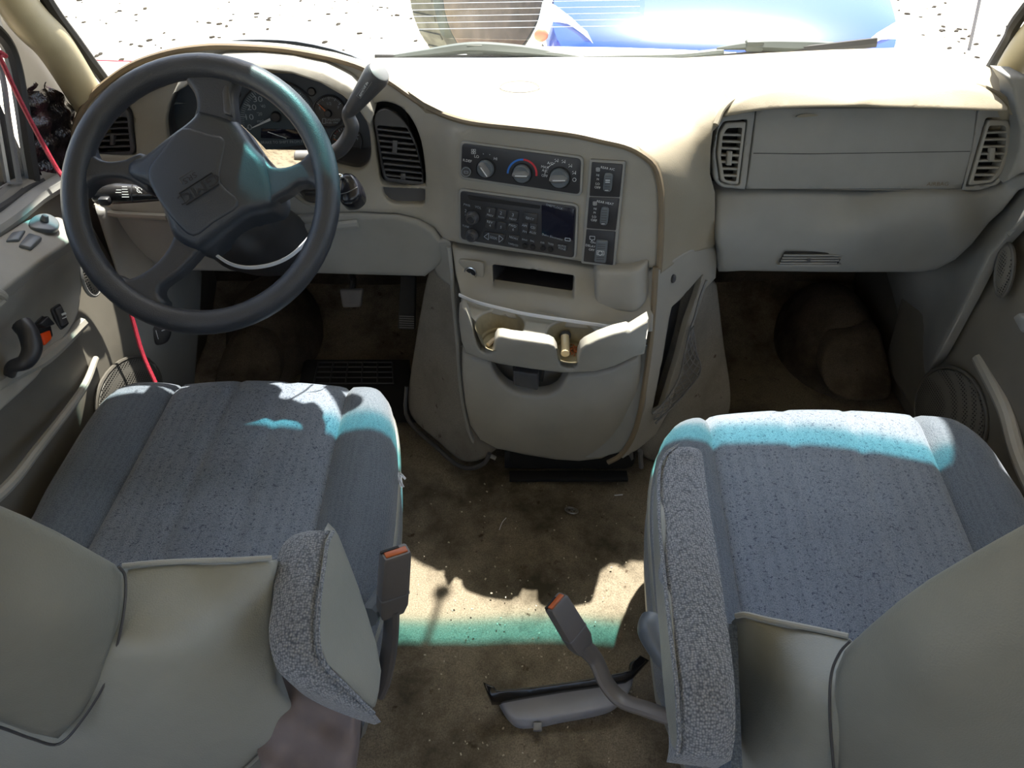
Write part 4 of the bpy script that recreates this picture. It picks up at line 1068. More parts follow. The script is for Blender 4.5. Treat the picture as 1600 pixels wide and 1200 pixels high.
# lighter
FPc0 = FPc; FPc = Fr(CF(736, 426) - PC.N * 0.001, PC.N); p = FPc.P(736, 426, 0.0)
b = B(); b.plate(FPc, rnd([(716, 404), (756, 410), (755, 449), (720, 440)], 6), -0.002, 0.0015, 0.001); b.put('lighter_plate', M['beige2'], cons)
b = B(); b.lathe([(0.0085, 0.0), (0.0115, 0.0), (0.0118, 0.004), (0.0100, 0.0045), (0.0085, 0.003)], p, PC.N.to_track_quat('Z', 'Y'), 28); lt = b.put('lighter_socket', M['chrome'], cons)
b = B(); b.cyl(p, p + PC.N * 0.0025, 0.0088, n=20); b.put('lighter_plug', M['void'], lt)
b = B(); b.line(FPc, [(735, 425), (739, 429)], 1.0, 0.0031); b.put('lighter_mark', M['dimwhite'], lt); FPc = FPc0
# ashtray door, bulging block on the right
AT = TPS([(930, 423, 'P', PC), (1019, 419, 'P', PC), (930, 486, 'P', PC), (1019, 481, 'P', PC), (975, 455, 'P', PC)])
FA2 = Fr(PCo + PC.N * 0.018, PC.N)
sheet('ashtray_door', rnd([(931, 423), (985, 424), (1019, 416), (1018, 478), (992, 491), (930, 486)], [7, 0, 6, 10, 10, 6]), lambda a, c: FA2.P(a, c) + V((0, 0.00002 * (max(0, a - 985)) ** 2, 0)), M['beige'], cons, thick=0.03, r=7, drop=0.008, res=10)
# side flange strips (long curved seams)
bead([(701, 384), (706, 430), (710, 475), (716, 540), (719, 590), (726, 640), (735, 676), (750, 700), (775, 714)], lambda x, y: PC.P(x, y), 0.0045, 'left_trim_strip', M['beige_d'], cons)
bead([(1024, 415), (1021, 470), (1016, 530), (1008, 590), (1000, 640), (988, 680), (970, 708), (950, 720)], lambda x, y: PC.P(x, y), 0.0050, 'right_trim_strip', M['bead'], cons)
# cup holder tray
ZS = 0.425
P1 = [onZ(716, 486, ZS), onZ(733, 508, ZS), onZ(744, 526, ZS), onZ(780, 530, ZS), onZ(830, 534, ZS), onZ(872, 542, ZS), onZ(904, 545, ZS), onZ(935, 531, ZS), onZ(985, 516, ZS), onZ(1015, 500, ZS)]
back_pts = [onZ(1018, 482, ZS), onZ(960, 474, ZS), onZ(850, 470, ZS), onZ(720, 462, ZS)]
def lipY(x):
    t = max(0, min(1.1, (x - 716) / 270.0))
    return 0.940 - 0.046 * t + 0.07 * (1 - t) ** 6 + 0.25 * max(0, t - 0.72) ** 2
outl = [(onZ(x, 530, ZS).x, lipY(x) + 0.014) for x in (718, 735, 760, 800, 850, 900, 940, 980, 1012)] + [(p.x, p.y) for p in back_pts]
cupL = onZ(780.5, 509, ZS); cupR = onZ(894, 520, ZS); rc = 0.0405; cupL.y += 0.014; cupR.y += 0.004
def cpoly(c, r): return [V((c.x + r * math.cos(2 * math.pi * i / 32), c.y + r * math.sin(2 * math.pi * i / 32))) for i in range(32)]
sheet('cup_tray', outl, lambda a, c: V((a, c, ZS - 0.006)), M['beige2'], cons, holes=[cpoly(cupL, rc), cpoly(cupR, rc)], thick=0.03, back=(0, 0, -1), rh=0.004, hole_drop=0.004, r=0.0, res=0.012)
for c in (cupL, cupR):
    nx = onZ(758, 548, ZS) if c is cupL else onZ(888, 566, ZS)
    na = math.atan2(nx.y - c.y, nx.x - c.x)
    b = B(); b.lathe([(rc * 1.0, -0.004), (rc * 0.90, -0.02), (rc * 0.80, -0.032), (rc * 0.72, -0.034), (rc * 0.70, -0.038), (0, -0.038)], V((c.x, c.y, ZS - 0.006)), n=32)
    dl = [f for f in b.bm.faces if f.calc_center_median().z > ZS - 0.038 and math.cos(math.atan2(f.calc_center_median().y - c.y, f.calc_center_median().x - c.x) - na) > 0.87]
    bmesh.ops.delete(b.bm, geom=dl, context='FACES')
    b.put('cup_well', simple('stained cup well', (138, 130, 108), 0.5, 0.3, 400, 0.15, vscale=40), cons)
# front band of the holder with two thumb notches
def frontF(x, y):
    t = (x - 716) / 270.0; t = max(0, min(1.1, t))
    Yc = lipY(x) + 0.02 * max(0, (y - 540) / 50)
    return onY(x, y, Yc)
lip = [(717, 486), (722, 481.5), (728, 484), (733, 496), (739, 515), (745, 538), (751, 549), (758, 553), (767, 552.5), (771, 547), (773, 533), (777.5, 526.5), (785, 526), (800, 529), (830, 533), (858, 537), (866, 541), (871, 550), (873, 564), (877, 573), (886, 577), (897, 577), (902, 572), (904, 556), (908, 546), (915, 540), (935, 530), (960, 521), (981, 516), (985, 518), (1014, 500), (1010, 530), (1006, 551), (985, 562), (960, 574), (930, 582), (880, 584), (830, 578), (780, 570), (750, 562), (728, 553), (721, 535), (717, 505)]
sheet('cup_holder_lip', lip, frontF, M['beige'], cons, thick=0.020, back=(0, 1, -0.05), r=4, drop=0.0045, res=6)
# storage bin door below
BD = TPS([(725, 556, 'Y', 1.03), (850, 590, 'Y', 0.972), (1000, 560, 'Y', 0.985), (735, 660, 'Y', 1.025), (995, 640, 'Y', 0.99), (770, 705, 'Y', 1.02), (960, 712, 'Y', 0.995), (880, 715, 'Y', 0.99), (860, 650, 'Y', 0.965), (800, 640, 'Y', 0.98), (930, 640, 'Y', 0.965)])
cut = cr([(766, 566), (776, 588), (795, 608), (822, 618), (852, 619), (872, 610), (883, 594), (889, 586)], 3)
bd = rnd([(722, 553), (750, 563)], 0) + cut + [V(p) for p in ((930, 584), (960, 576), (985, 564), (1002, 556), (1003, 575), (1000, 620), (993, 655), (980, 690), (962, 709), (940, 719), (905, 723), (870, 721), (820, 713), (775, 703), (750, 690), (735, 668), (727, 635), (722, 590))]
sheet('bin_door', bd, BD, M['beige'], cons, thick=0.02, r=6, drop=0.007, res=13)
b = B(); b.plate(Fr(onY(860, 590, 1.03), PC.N), rnd([(716, 540), (1016, 540), (1008, 640), (975, 705), (930, 716), (760, 700), (725, 650)], 10), -0.004, 0.0); b.put('bin_recess', M['beige_d'], cons)
FL = Fr(onY(822, 590, 0.975), (-0.2, -1, 0.1))
b = B(); b.plate(FL, rnd([(803, 577), (841, 582), (841, 607.5), (803, 599)], 2), -0.012, 0.006, 0.002); o = b.put('bin_latch', M['charc'], cons, label='dark grey square latch')
b = B(); b.plate(FL, rnd([(799, 577), (849, 583), (847, 603), (800, 596)], 2), -0.016, -0.010, 0.001); b.put('latch_frame', M['void'], o)
# right side panel of the console facing the passenger
SP = TPS([(1026, 416, 'Y', 1.035), (1020, 520, 'Y', 1.03), (1010, 640, 'Y', 1.02), (1111, 378, 'Y', 1.12), (1120, 430, 'Y', 1.13), (1090, 470, 'Y', 1.11), (1060, 600, 'Y', 1.10), (1000, 700, 'Y', 1.02)])
hole = rnd([(1099, 428), (1078, 452), (1062, 470), (1050, 480), (1046, 500), (1036, 560), (1022, 630), (1018, 648), (1035, 640), (1060, 560), (1074, 505), (1090, 462)], 3)
sheet('side_panel', [(1027, 419), (1050, 406), (1080, 389), (1108, 377), (1118, 382), (1122, 400), (1120, 435), (1104, 452), (1088, 500), (1070, 560), (1048, 640), (1026, 680), (1000, 702), (975, 718), (990, 690), (1004, 645), (1013, 580), (1020, 500)], SP, M['beige'], cons, holes=[hole], thick=0.012, back=(-0.5, 0.8, 0), r=4, drop=0.004, rh=2, hole_drop=0.002, res=10)
sheet('side_pocket_back', [(1108, 420), (1070, 455), (1040, 480), (1034, 560), (1012, 655), (1040, 660), (1085, 540), (1104, 450)], lambda a, c: SP(a, c) + V((-0.03, 0.03, 0)), M['charc'], cons, thick=0.004, res=14)
p = SP(1051, 435); b = B(); b.ell(p + V((0.001, -0.001, 0)), 0.005, 0.004, 0.0085); b.put('screw_cap', M['charc'], cons)
# upper right cheek between console and glove panel is part of the pad; left carpeted cheeks
# engine cover, felt covered, both sides
EL = TPS([(662, 430, 'Y', 1.17), (700, 400, 'Y', 1.14), (712, 500, 'Y', 1.10), (720, 600, 'Y', 1.08), (740, 690, 'Y', 1.04), (640, 600, 'Y', 1.20), (634, 640, 'Y', 1.18), (700, 710, 'Y', 1.06), (650, 520, 'Y', 1.20)])
sheet('engine_cover_side', cr([(668, 425), (690, 400), (704, 402), (712, 470), (718, 560), (724, 630), (738, 680), (762, 702), (758, 716), (735, 724), (712, 718), (680, 690), (650, 664), (636, 640), (637, 600), (646, 540), (656, 480)], 3, True), EL, M['felt'], cons, thick=0.05, back=(0.6, 0.7, 0), r=7, drop=0.008, res=12)
bead([(636, 600), (635, 642), (652, 668), (682, 694), (713, 721), (736, 727), (757, 719), (765, 704)], lambda x, y: EL(x, y) + V((0, -0.004, 0)), 0.0045, 'carpet_edge', M['charc'], cons)
ER = TPS([(1124, 432, 'Y', 1.16), (1100, 470, 'Y', 1.13), (1060, 620, 'Y', 1.10), (1020, 690, 'Y', 1.06), (1142, 600, 'Y', 1.20), (1143, 640, 'Y', 1.19), (1130, 520, 'Y', 1.19)])
sheet('engine_cover_side', cr([(1120, 440), (1126, 470), (1134, 540), (1143, 600), (1143, 640), (1130, 665), (1100, 690), (1060, 715), (1020, 722), (1005, 700), (1040, 660), (1060, 600), (1080, 520), (1098, 450)], 3, True), ER, M['felt'], cons, thick=0.05, back=(-0.6, 0.7, 0), r=7, drop=0.008, res=12)
# left upper cheek of console next to knee panel
CK = TPS([(678, 385, 'Y', 1.125), (705, 384, 'Y', 1.115), (680, 440, 'Y', 1.14), (706, 440, 'Y', 1.11)])
sheet('console_cheek', cr([(680, 380), (698, 376), (706, 388), (709, 440), (706, 448), (690, 438), (680, 425), (677, 400)], 3, True), CK, M['beige_d'], cons, thick=0.03, r=4, drop=0.004, res=8)
b = B(); b.box(PC.P(868, 700, -0.14), (0.26, 0.22, 0.16), bev=0.02)
b.put('console_core', M['seam'], cons)
# black floor bracket and strip below the console
b = B()
p0, p1 = onZ(796, 746, 0.012), onZ(980, 742, 0.012)
b.box((p0 + p1) / 2, ((p1 - p0).length, 0.024, 0.008), bev=0.001)
st_ = b.put('velcro_strip', M['void']); tag(st_, 'flat black strip lying on the carpet below the console bin', 'strip')
b = B(); p0, p1 = onZ(788, 722, 0.03), onZ(985, 722, 0.03)
b.box((p0 + p1) / 2 + V((0, 0.02, 0.0)), ((p1 - p0).length, 0.03, 0.05), bev=0.003); b.put('foot_bracket', M['black'], cons)
b = B()
for x, y in ((985, 712), (1000, 718)): b.tube([onY(x, y - 14, 1.02), onZ(x + 2, y + 12, 0.02)], 0.005, 6)
b.put('foot_rod', M['greyp'], cons)

# things in and on the console
def ziptie(pts, head, name, label, r=0.0017):
    b = B(); b.tube(pts, r, 6, 6, 2.0)
    o = b.put(name, M['ziptie']); tag(o, label, 'cable tie')
    if head: 
        hb = B(); hb.box(head, (0.009, 0.006, 0.008), bev=0.001); hb.put('tie_head', M['ziptie'], o)
    return o
zt = [(717.4, 460.6), (731, 467), (746, 472.7), (785, 482.5), (823.7, 491), (895.6, 502), (930, 507), (950, 510), (964.6, 511.5)]
pts = []
for x, y in zt:
    q = onZ(x, y, ZS + 0.004); c = pcY(q.x, q.z) - 0.006
    pts.append(q)
ziptie(pts, pts[-1], 'cable_tie', 'long white cable tie lying along the tray behind the cup holders')
def butt(name, x, y, L, ang, label, par=None, mt='butt'):
    p = onZ(x, y, ZS - 0.040); d = V((math.cos(ang), math.sin(ang), 0))
    b = B(); b.tube([p - d * L / 2, p + V((0.001, 0.002, 0.001)), p + d * L / 2], 0.0038, 8, 3)
    o = b.put(name, M[mt]); tag(o, label, 'cigarette butt', 'cigarette butts in the left cup holder')
    c = B(); q = p + d * L / 2; c.cyl(q, q + d * 0.008, 0.0039, n=10); c.put('filter', M['filter'], o)
    return o
butt('cigarette_butt', 769, 534, 0.022, 0.9, 'crushed pale cigarette butt at front of the left cup holder')
butt('cigarette_butt', 790, 523, 0.020, 0.1, 'brown cigarette butt at back of the left cup holder', mt='filter')
p = onZ(882, 548, ZS - 0.040)
b = B(); b.tube([p + V((0.0, -0.018, 0.008)), p + V((0.001, 0.0, 0.010)), p + V((0.001, 0.018, 0.016))], 0.007, 12, 3); o = b.put('lighter', simple('pale lighter body', (196, 180, 150), 0.25, 0, 1, 0.1)); tag(o, 'small pale lighter with dark end in the right cup holder', 'lighter')
b = B(); b.ell(p + V((0.002, 0.026, 0.012)), 0.010, 0.009, 0.008); b.put('lighter_cap', M['black'], o)
b = B(); rr = random.Random(3)
for i in range(90):
    a, r0 = rr.uniform(0, 6.28), rr.uniform(0, 0.022)
    q = V((cupR.x + 0.006 + r0 * math.cos(a), cupR.y + 0.004 + 0.6 * r0 * math.sin(a), ZS - 0.043 + rr.uniform(0, 0.006)))
    b.box(q, (0.003, 0.0016, 0.0014), Matrix.Rotation(rr.uniform(0, 3), 3, 'Z'))
o = b.put('ash_crumbs', M['filter']); tag(o, 'brown crumbs and ash at the bottom of the right cup holder', 'crumbs', kind='stuff')

# cargo net on the console side
def netpt(a, c): return SP(a, c) + V((0.004, -0.012, 0))
net = thing('cargo_net', 'loose knotted grey net hanging on the right side of the console', 'net', netpt(1050, 600))
L0 = cr([(1074, 504), (1066, 540), (1056, 585), (1036, 618), (1015, 640)], 5); R0 = cr([(1077, 504), (1083, 545), (1089, 575), (1062, 612), (1020, 655)], 5)
n_ = len(L0)
b = B()
for row in (L0, R0): b.tube([netpt(p.x, p.y) for p in row], 0.0022, 6, 0)
b.put('net_hem', M['greyp'], net)
b = B()
K = 5
def NP(i, k):
    i = max(0, min(n_ - 1, i)); q = L0[i].lerp(R0[i], k / K)
    return netpt(q.x, q.y) + V((0, -0.006 * math.sin(k / K * 3.14), 0))
for i in range(0, n_ - 1):
    for k in range(K):
        if (i + k) % 2 == 0: b.tube([NP(i, k), NP(i + 1, k + 1)], 0.0012, 5, 0)
        else: b.tube([NP(i, k + 1), NP(i + 1, k)], 0.0012, 5, 0)
o = b.put('net_mesh', M['greyp'], net, kind='stuff')
b = B(); b.tube([netpt(1098, 432), netpt(1088, 460), netpt(1080, 490), netpt(1074, 506)], 0.0024, 6); b.put('net_cord', M['greyp'], net)
# ================================================================ steering wheel and column
WO = onD(320, 307, 1.05)
VN = V((0, -ct, st))            # towards the viewer
FW = Fr(WO, VN)
whl = thing('steering_wheel', 'dark grey four-spoke steering wheel turned half over in front of the driver seat', 'steering wheel', WO)
rim = []
R = 0.1775
b = B(); b.tube([FW.at(R * math.cos(a), R * math.sin(a) * 1.01, 0.012) for a in [2 * math.pi * i / 64 for i in range(64)]], lambda t: 0.0172, 16, 0, closed=True)
b.put('rim', M['wheelm'], whl)
def wsheet(name, poly, z, dome, mt, r, drop, res=7, thick=0.03, par=whl):
    xs = [p[0] for p in poly]; ys = [p[1] for p in poly]; cx, cy = sum(xs) / len(xs), sum(ys) / len(ys)
    rad = max(math.hypot(x - cx, y - cy) for x, y in zip(xs, ys))
    def F(a, c):
        k = max(0, 1 - ((a - cx) ** 2 + (c - cy) ** 2) / rad ** 2)
        zz = z(a, c) if callable(z) else z
        return FW.P(a, c, zz + dome * k)
    return sheet(name, poly, F, mt, par, thick=thick, back=-VN, r=r, drop=drop, res=res)
hub = [(311, 169), (338, 174), (367, 186), (383, 207), (399, 229.5), (412, 243), (422, 258), (430, 285), (432, 310), (424, 326), (404, 334), (387, 339), (350, 366), (325, 385), (307, 393), (285, 384), (270, 370), (264, 355), (258, 335), (248, 312), (238, 294), (214, 286), (199, 278), (195, 264), (201, 250), (215, 245), (229, 241), (252, 224), (274, 207), (292, 193), (303, 181)]
hub = [V(p) for p in hub]
wsheet('hub', cr([tuple(p) for p in hub], 3, True), 0.004, 0.016, M['hubm'], 16, 0.020, 7, 0.05)
# raised airbag cover panel with the lettering
cov = cr([(292, 206), (330, 214), (357, 222), (356, 250), (352, 290), (380, 322), (340, 352), (308, 372), (282, 352), (258, 320), (242, 290), (240, 268), (262, 240)], 3, True)
_hp = cr([tuple(p) for p in hub], 3, True); _cx = sum(p[0] for p in _hp) / len(_hp); _cy = sum(p[1] for p in _hp) / len(_hp); _rd = max(math.hypot(p[0] - _cx, p[1] - _cy) for p in _hp)
wsheet('airbag_cover', [tuple(p) for p in cov], lambda a, c: 0.006 + 0.016 * max(0, 1 - ((a - _cx) ** 2 + (c - _cy) ** 2) / _rd ** 2), 0.0, M['hubm'], 6, 0.003, 7, 0.006)
# spokes, tucked under the hub, flaring into the rim
def spz(a, c):
    u_, v_ = FW.px(a, c); d = math.hypot(u_, v_)
    return -0.004 + 0.018 * max(0, min(1, (d - 0.06) / 0.11))
sp_poly = {
 'a': [(300, 205), (309, 170), (306, 148), (294, 128), (300, 108), (350, 108), (372, 124), (366, 150), (368, 188), (360, 215)],
 'b': [(225, 240), (198, 250), (172, 254), (152, 246), (142, 225), (122, 235), (116, 300), (134, 306), (150, 288), (178, 280), (204, 284), (235, 300)],
 'c': [(405, 240), (424, 259), (448, 262), (472, 254), (487, 240), (512, 226), (524, 300), (504, 312), (490, 292), (470, 291), (452, 302), (433, 311), (410, 320)],
 'd': [(262, 352), (268, 368), (256, 398), (234, 422), (206, 437), (183, 430), (205, 470), (238, 492), (262, 476), (254, 462), (256, 448), (284, 424), (308, 394), (320, 372)]}
for k, q in sp_poly.items():
    wsheet('spoke', [tuple(p) for p in cr(q, 3, True)], spz, 0.003, M['wheelm'], 9, 0.009, 7, 0.02)
# paler side trim by the upper spoke
wsheet('spoke_insert', [(357, 132), (361, 136), (367, 186), (355, 182), (353, 150)], 0.014, 0.0, M['charc'], 2, 0.002, 5, 0.006)
def ontext(fr_off, txt, px, py, h, ang, mt, name, sx=1.0):
    f = Fr(FW.o + VN * fr_off, VN); b = B(); b.text(f, txt, px, py, h, ang, 0, sx); return b
ang = 180 + 32.4
FT = Fr(FW.o + VN * 0.0232, VN)
b = B(); b.text(FT, 'GMC', 310.7, 294.5, 17, ang, 0, 1.45)
b.put('emblem_letters', M['void'], whl, label='raised upside-down emblem letters', kind='stuff')
b = B()
c_, s_ = math.cos(math.radians(32.4)), -math.sin(math.radians(32.4))
def rr_(cx, cy, w, h): return [(cx + x * c_ - y * (-s_) * -1 * -1, cy) for x, y in ()]
def rot_rect(cx, cy, w, h):
    return [(cx + x * c_ + y * -s_, cy + x * s_ + y * c_) for x, y in ((-w / 2, -h / 2), (w / 2, -h / 2), (w / 2, h / 2), (-w / 2, h / 2), (-w / 2, -h / 2))]
q = rot_rect(310.7, 294.5, 60, 21)
b.tube([FT.P(x, y, -0.0005) for x, y in q], 0.0009, 5, 0)
b.put('emblem_frame', M['void'], whl)
b = B(); b.text(FT, 'SRS', 296, 277.5, 9, ang, -0.001, 1.3); b.put('small_lettering', M['void'], whl, kind='stuff')
b = B(); q = rot_rect(292, 276, 25, 10)[:]; b.tube([FT.P(x, y, -0.0012) for x, y in q[3:] + q[:3]][:4], 0.0006, 5, 0); b.put('small_bracket', M['charc'], whl)
b = B(); b.line(FT, [(319, 317), (328, 312)], 1.2, -0.001); b.line(FT, [(320, 320), (327, 316)], 1.0, -0.001); b.put('horn_mark', M['charc'], whl, kind='stuff')

# column
colm = thing('steering_column', 'steering column housing behind the steering wheel', 'steering column', onD(413, 363, 1.28))
AX = -VN
b = B(); rows = []
for s_, rx, rz, dx, dz in ((0.035, 0.050, 0.048, 0, -0.004), (0.05, 0.058, 0.055, 0.002, -0.006), (0.10, 0.066, 0.060, 0.004, -0.012), (0.17, 0.072, 0.062, 0.008, -0.02), (0.24, 0.074, 0.058, 0.012, -0.02)):
    rows.append([WO + AX * s_ + FW.U * (dx + rx * math.copysign(abs(math.cos(t)) ** 0.8, math.cos(t))) + FW.W * (dz + rz * math.copysign(abs(math.sin(t)) ** 0.8, math.sin(t))) for t in [2 * math.pi * i / 28 for i in range(28)]])
b.loft(rows); b.put('lower_shroud', M['black'], colm)
# upper beige shroud seen between hub and cluster
US = TPS([(365, 190, 'd', 1.10), (400, 235, 'd', 1.12), (440, 245, 'd', 1.16), (480, 245, 'd', 1.17), (480, 265, 'd', 1.13), (420, 262, 'd', 1.11), (440, 232, 'd', 1.19), (480, 232, 'd', 1.2)])
stain = Nt('worn beige shroud')
stain.col(stain.mix(stain.ramp(stain.noise(90, 6, 0.8), [(0.5, (0, 0, 0, 1)), (0.58, (0.7, 0.7, 0.7, 1))]), C(116, 106, 88), C(48, 36, 24)))
stain.b.inputs['Roughness'].default_value = 0.5
sheet('upper_shroud', [(360, 182), (372, 190), (412, 232), (470, 233), (478, 240), (478, 262), (470, 268), (424, 268), (400, 250), (370, 215)], US, stain.m, colm, thick=0.06, back=AX, r=5, drop=0.006, res=7)
b = B(); p = US(482, 247); b.cyl(p + V((-0.02, 0, 0)), p + V((0.006, 0, 0.0)), 0.012, n=18, bev=0.002); b.put('lever_socket', M['greyp'], colm)
SH = TPS([(500, 300, 'd', 1.17), (460, 310, 'd', 1.18), (380, 345, 'd', 1.2), (500, 345, 'd', 1.2), (480, 300, 'd', 1.17)])
b = B(); b.tube([SH(455, 290), SH(462, 303), SH(475, 314), SH(490, 319), SH(508, 318)], 0.004, 8); b.put('shroud_highlight', M['beige'], colm)  # pale tube paints in the bright highlight along the shroud edge
for i in range(4):
    b = B(); b.tube([SH(475 + i, 295 + i * 5), SH(500, 294 + i * 5)], 0.0018, 6, 0); b.put('shroud_rib', M['charc'], colm)
b = B(); b.plate(Fr(SH(490, 302) + V((0, 0.003, 0)), VN), rnd([(462, 292), (512, 288), (512, 316), (478, 314)], 4), -0.01, 0); b.put('rib_plate', M['charc'], colm)

# gear selector
shf = thing('gear_lever', 'curved grey column gear lever with ribbed knob beside the wheel', 'gear lever', onD(520, 240, 1.15))
b = B(); b.tube([onD(486, 247, 1.17), onD(512, 243, 1.15), onD(532, 232, 1.13), onD(545, 214, 1.115), (onD(550, 198, 1.10)), onD(546, 186, 1.095), onD(544, 178, 1.09), onD(550, 168, 1.082)], lambda t: 0.0125 - 0.003 * min(1, t * 1.2), 14)
b.put('stem', M['charc'], shf)
ka, kb = onD(549, 171, 1.084), onD(592, 113, 1.030)
q = (kb - ka).to_track_quat('Z', 'Y'); L = (kb - ka).length
b = B(); b.lathe([(0, -0.002), (0.0095, -0.001), (0.0105, 0.004), (0.0125, L * 0.25), (0.0155, L * 0.6), (0.0180, L * 0.88), (0.0178, L * 0.95), (0.0160, L), (0, L + 0.001)], ka, q, 26)
kn = b.put('knob', M['charc'], shf)
b = B(); b.lathe([(0.0150, 0), (0.0152, 0.003), (0.013, 0.0045), (0, 0.005)], kb - (kb - ka).normalized() * 0.001, q, 24); b.put('knob_button', M['greyp'], kn)
ax_ = (kb - ka).normalized(); kn_n = (VN - ax_ * VN.dot(ax_)).normalized()
FK = Fr(ka.lerp(kb, 0.5) + kn_n * 0.0166, kn_n)
b = B(); b.tube([FK.P(x, y, 0) for x, y in ((576, 124), (581, 128), (563, 154), (557, 150), (576, 124))], 0.0004, 4, 0); b.put('label_frame', M['greyp'], kn)
b = B(); b.text(FK, 'REMOVE IN ', 569, 139, 4.2, 56, 0.0004, 1.0); b.text(FK, '▲', 578, 127, 3, 56, 0.0012) if False else None
b.put('knob_lettering', M['white'], kn)

# turn signal stalk on the left
stl = thing('turn_signal_stalk', 'black wiper and turn signal stalk left of the steering wheel hub', 'stalk', onD(240, 305, 1.13))
a0, a1 = onD(300, 303, 1.14), onD(147, 302, 1.12); dd = (a1 - a0).normalized(); L = (a1 - a0).length
b = B(); b.lathe([(0, 0), (0.010, 0), (0.011, L * 0.35), (0.0135, L * 0.55), (0.0155, L * 0.75), (0.0165, L - 0.004), (0.014, L), (0, L)], a0, dd.to_track_quat('Z', 'Y'), 24)
b.put('stalk_body', simple('glossy black stalk', (34, 34, 36), 0.25, 0, 1, 0.05), stl)
FS = Fr(onD(200, 300, 1.125) + VN * 0.0168, VN)
b = B(); b.tube([onD(207, 286.5, 1.10), onD(205, 301, 1.098), onD(207, 315, 1.105)], 0.0012, 6, 3); b.put('stalk_ring', M['charc'], stl)
b = B()
for i in range(5): b.line(FS, [(191, 292 + i * 4), (199 + i * 0.8, 292 + i * 4)], 0.9, 0.001)
b.line(FS, [(182, 297), (190, 297)], 0.9, 0.001); b.line(FS, [(181, 301), (190, 301)], 0.9, 0.001)
b.line(FS, ringpts(218, 297, 4, 0, 300, 8), 0.9, 0.0005); b.line(FS, [(211, 292), (222, 302)], 0.8, 0.0005)
b.put('stalk_symbols', M['white'], stl, kind='stuff')
b = B(); b.box(onD(164, 314, 1.11), (0.016, 0.012, 0.012), bev=0.003); b.put('slider_knob', M['black'], stl)

# ignition key with its black head at the right of the column
key = thing('ignition_key', 'chunky black ignition key head to the right of the steering wheel rim', 'key', onD(545, 296, 1.14))
FKy = Fr(onD(546, 297, 1.13), VN)
kp = [(534, 273), (545, 270), (555, 275), (563, 290), (565, 306), (556, 317), (545, 320), (534, 318), (528, 300)]
def kz(a, c): return FKy.P(a, c, 0.010 * max(0, 1 - ((a - 546) / 24) ** 2 - ((c - 296) / 32) ** 2))
sheet('key_head', cr(kp, 3, True), kz, simple('glossy black', (30, 30, 36), 0.22, 0, 1, 0), key, thick=0.03, back=-VN, r=6, drop=0.008, res=5)
b = B(); b.tube([kz(x, y) + VN * 0.0005 for x, y in ((530, 305), (545, 303), (560, 294))], 0.0007, 5); b.put('head_seam', M['greyp'], key)
b = B(); b.ell(onD(531, 276, 1.12), 0.006, 0.004, 0.005); b.put('key_ring_hole', M['chrome'], key)

# white cable tie hanging below the hub
ziptie([onD(325, 387, 1.10), onD(340, 400, 1.10), onD(362, 413, 1.10), onD(390, 418, 1.10), onD(425, 413, 1.105), onD(455, 399, 1.11), onD(480, 375, 1.12), onD(495, 352, 1.13), onD(504, 326, 1.14)], None, 'cable_tie', 'white cable tie looping down behind the steering wheel', 0.0017)

# red cord at the driver's door
b = B(); b.tube([V((-0.70, 0.86, 0.98)), onD(-6, 78, 1.05), onD(0, 90, 1.06), onD(28, 150, 1.09), onD(60, 212, 1.12), onD(88, 262, 1.14), onD(104, 286, 1.15), onD(135, 350, 1.20), onD(165, 410, 1.24), onD(200, 478, 1.28), onD(222, 550, 1.30), onD(243, 598, 1.31)], 0.0036, 8)
o = b.put('red_cord', M['rope']); tag(o, 'red twisted cord strung from the driver window down past the door hinge', 'cord')
b = B(); b.tube([onD(148, 94, 1.36), onD(190, 95.5, 1.42), onD(240, 97, 1.48)], 0.0014, 6)
o = b.put('red_cord', M['rope']); tag(o, 'short red cord outside the windscreen above the wheel', 'cord')
# torn black film in the mirror corner
def film(a, c):
    p = onX(a, c, -0.742)
    w = math.sin(a * 0.14 + c * 0.07) * math.cos(c * 0.10 - a * 0.05) + 0.3 * math.sin(a * 0.3 - c * 0.2)
    return p + V((0.007 * w, 0, 0))
t = Nt('black plastic film'); t.col(t.ramp(t.noise(18, 3), [(0.45, C(22, 18, 22)), (0.7, C(70, 34, 42))])); t.b.inputs['Roughness'].default_value = 0.18; t.bump(t.noise(30, 5, 0.6), 0.9, 0.01)
sheet('plastic_film', [(43, 160), (47, 140), (52, 128), (56, 132), (54, 142), (66, 142), (74, 138), (70, 128), (82, 134), (100, 152), (118, 172), (130, 205), (126, 284), (104, 291), (66, 289), (56, 262), (46, 210)], film, t.m, None, 'crumpled black plastic film stuck over the mirror corner of the driver door', 'plastic film', thick=0.002, back=(-1, 0, 0), res=6)

# pedals and mat in the driver footwell
bp = thing('brake_pedal', 'worn metal brake pedal pad deep in the driver footwell', 'pedal', onY(547, 466, 1.35))
FPd = Fr(onY(547, 466, 1.35), V((0, -1, 0.5)))
b = B(); b.plate(FPd, rnd([(530, 452), (567, 451), (564, 480), (535, 481)], 4), -0.010, 0.0, 0.003); b.put('pedal_pad', simple('worn pedal', (110, 110, 114), 0.4, 0.3, 300, 0.2), bp)
b = B(); b.tube([FPd.P(548, 460, -0.008), FPd.P(548, 440, -0.03), onY(546, 425, 1.5)], 0.007, 8); b.put('pedal_arm', M['black'], bp)
gp = thing('accelerator_pedal', 'ribbed black accelerator pedal beside the engine cover', 'pedal', onY(635, 500, 1.33))
FPg = Fr(onY(635, 480, 1.36), V((0, -1, 0.45)))
b = B(); b.plate(FPg, rnd([(626, 430), (650, 432), (648, 516), (621, 514)], 3), -0.012, 0.0, 0.002); b.put('pedal_plate', M['rubber'], gp)
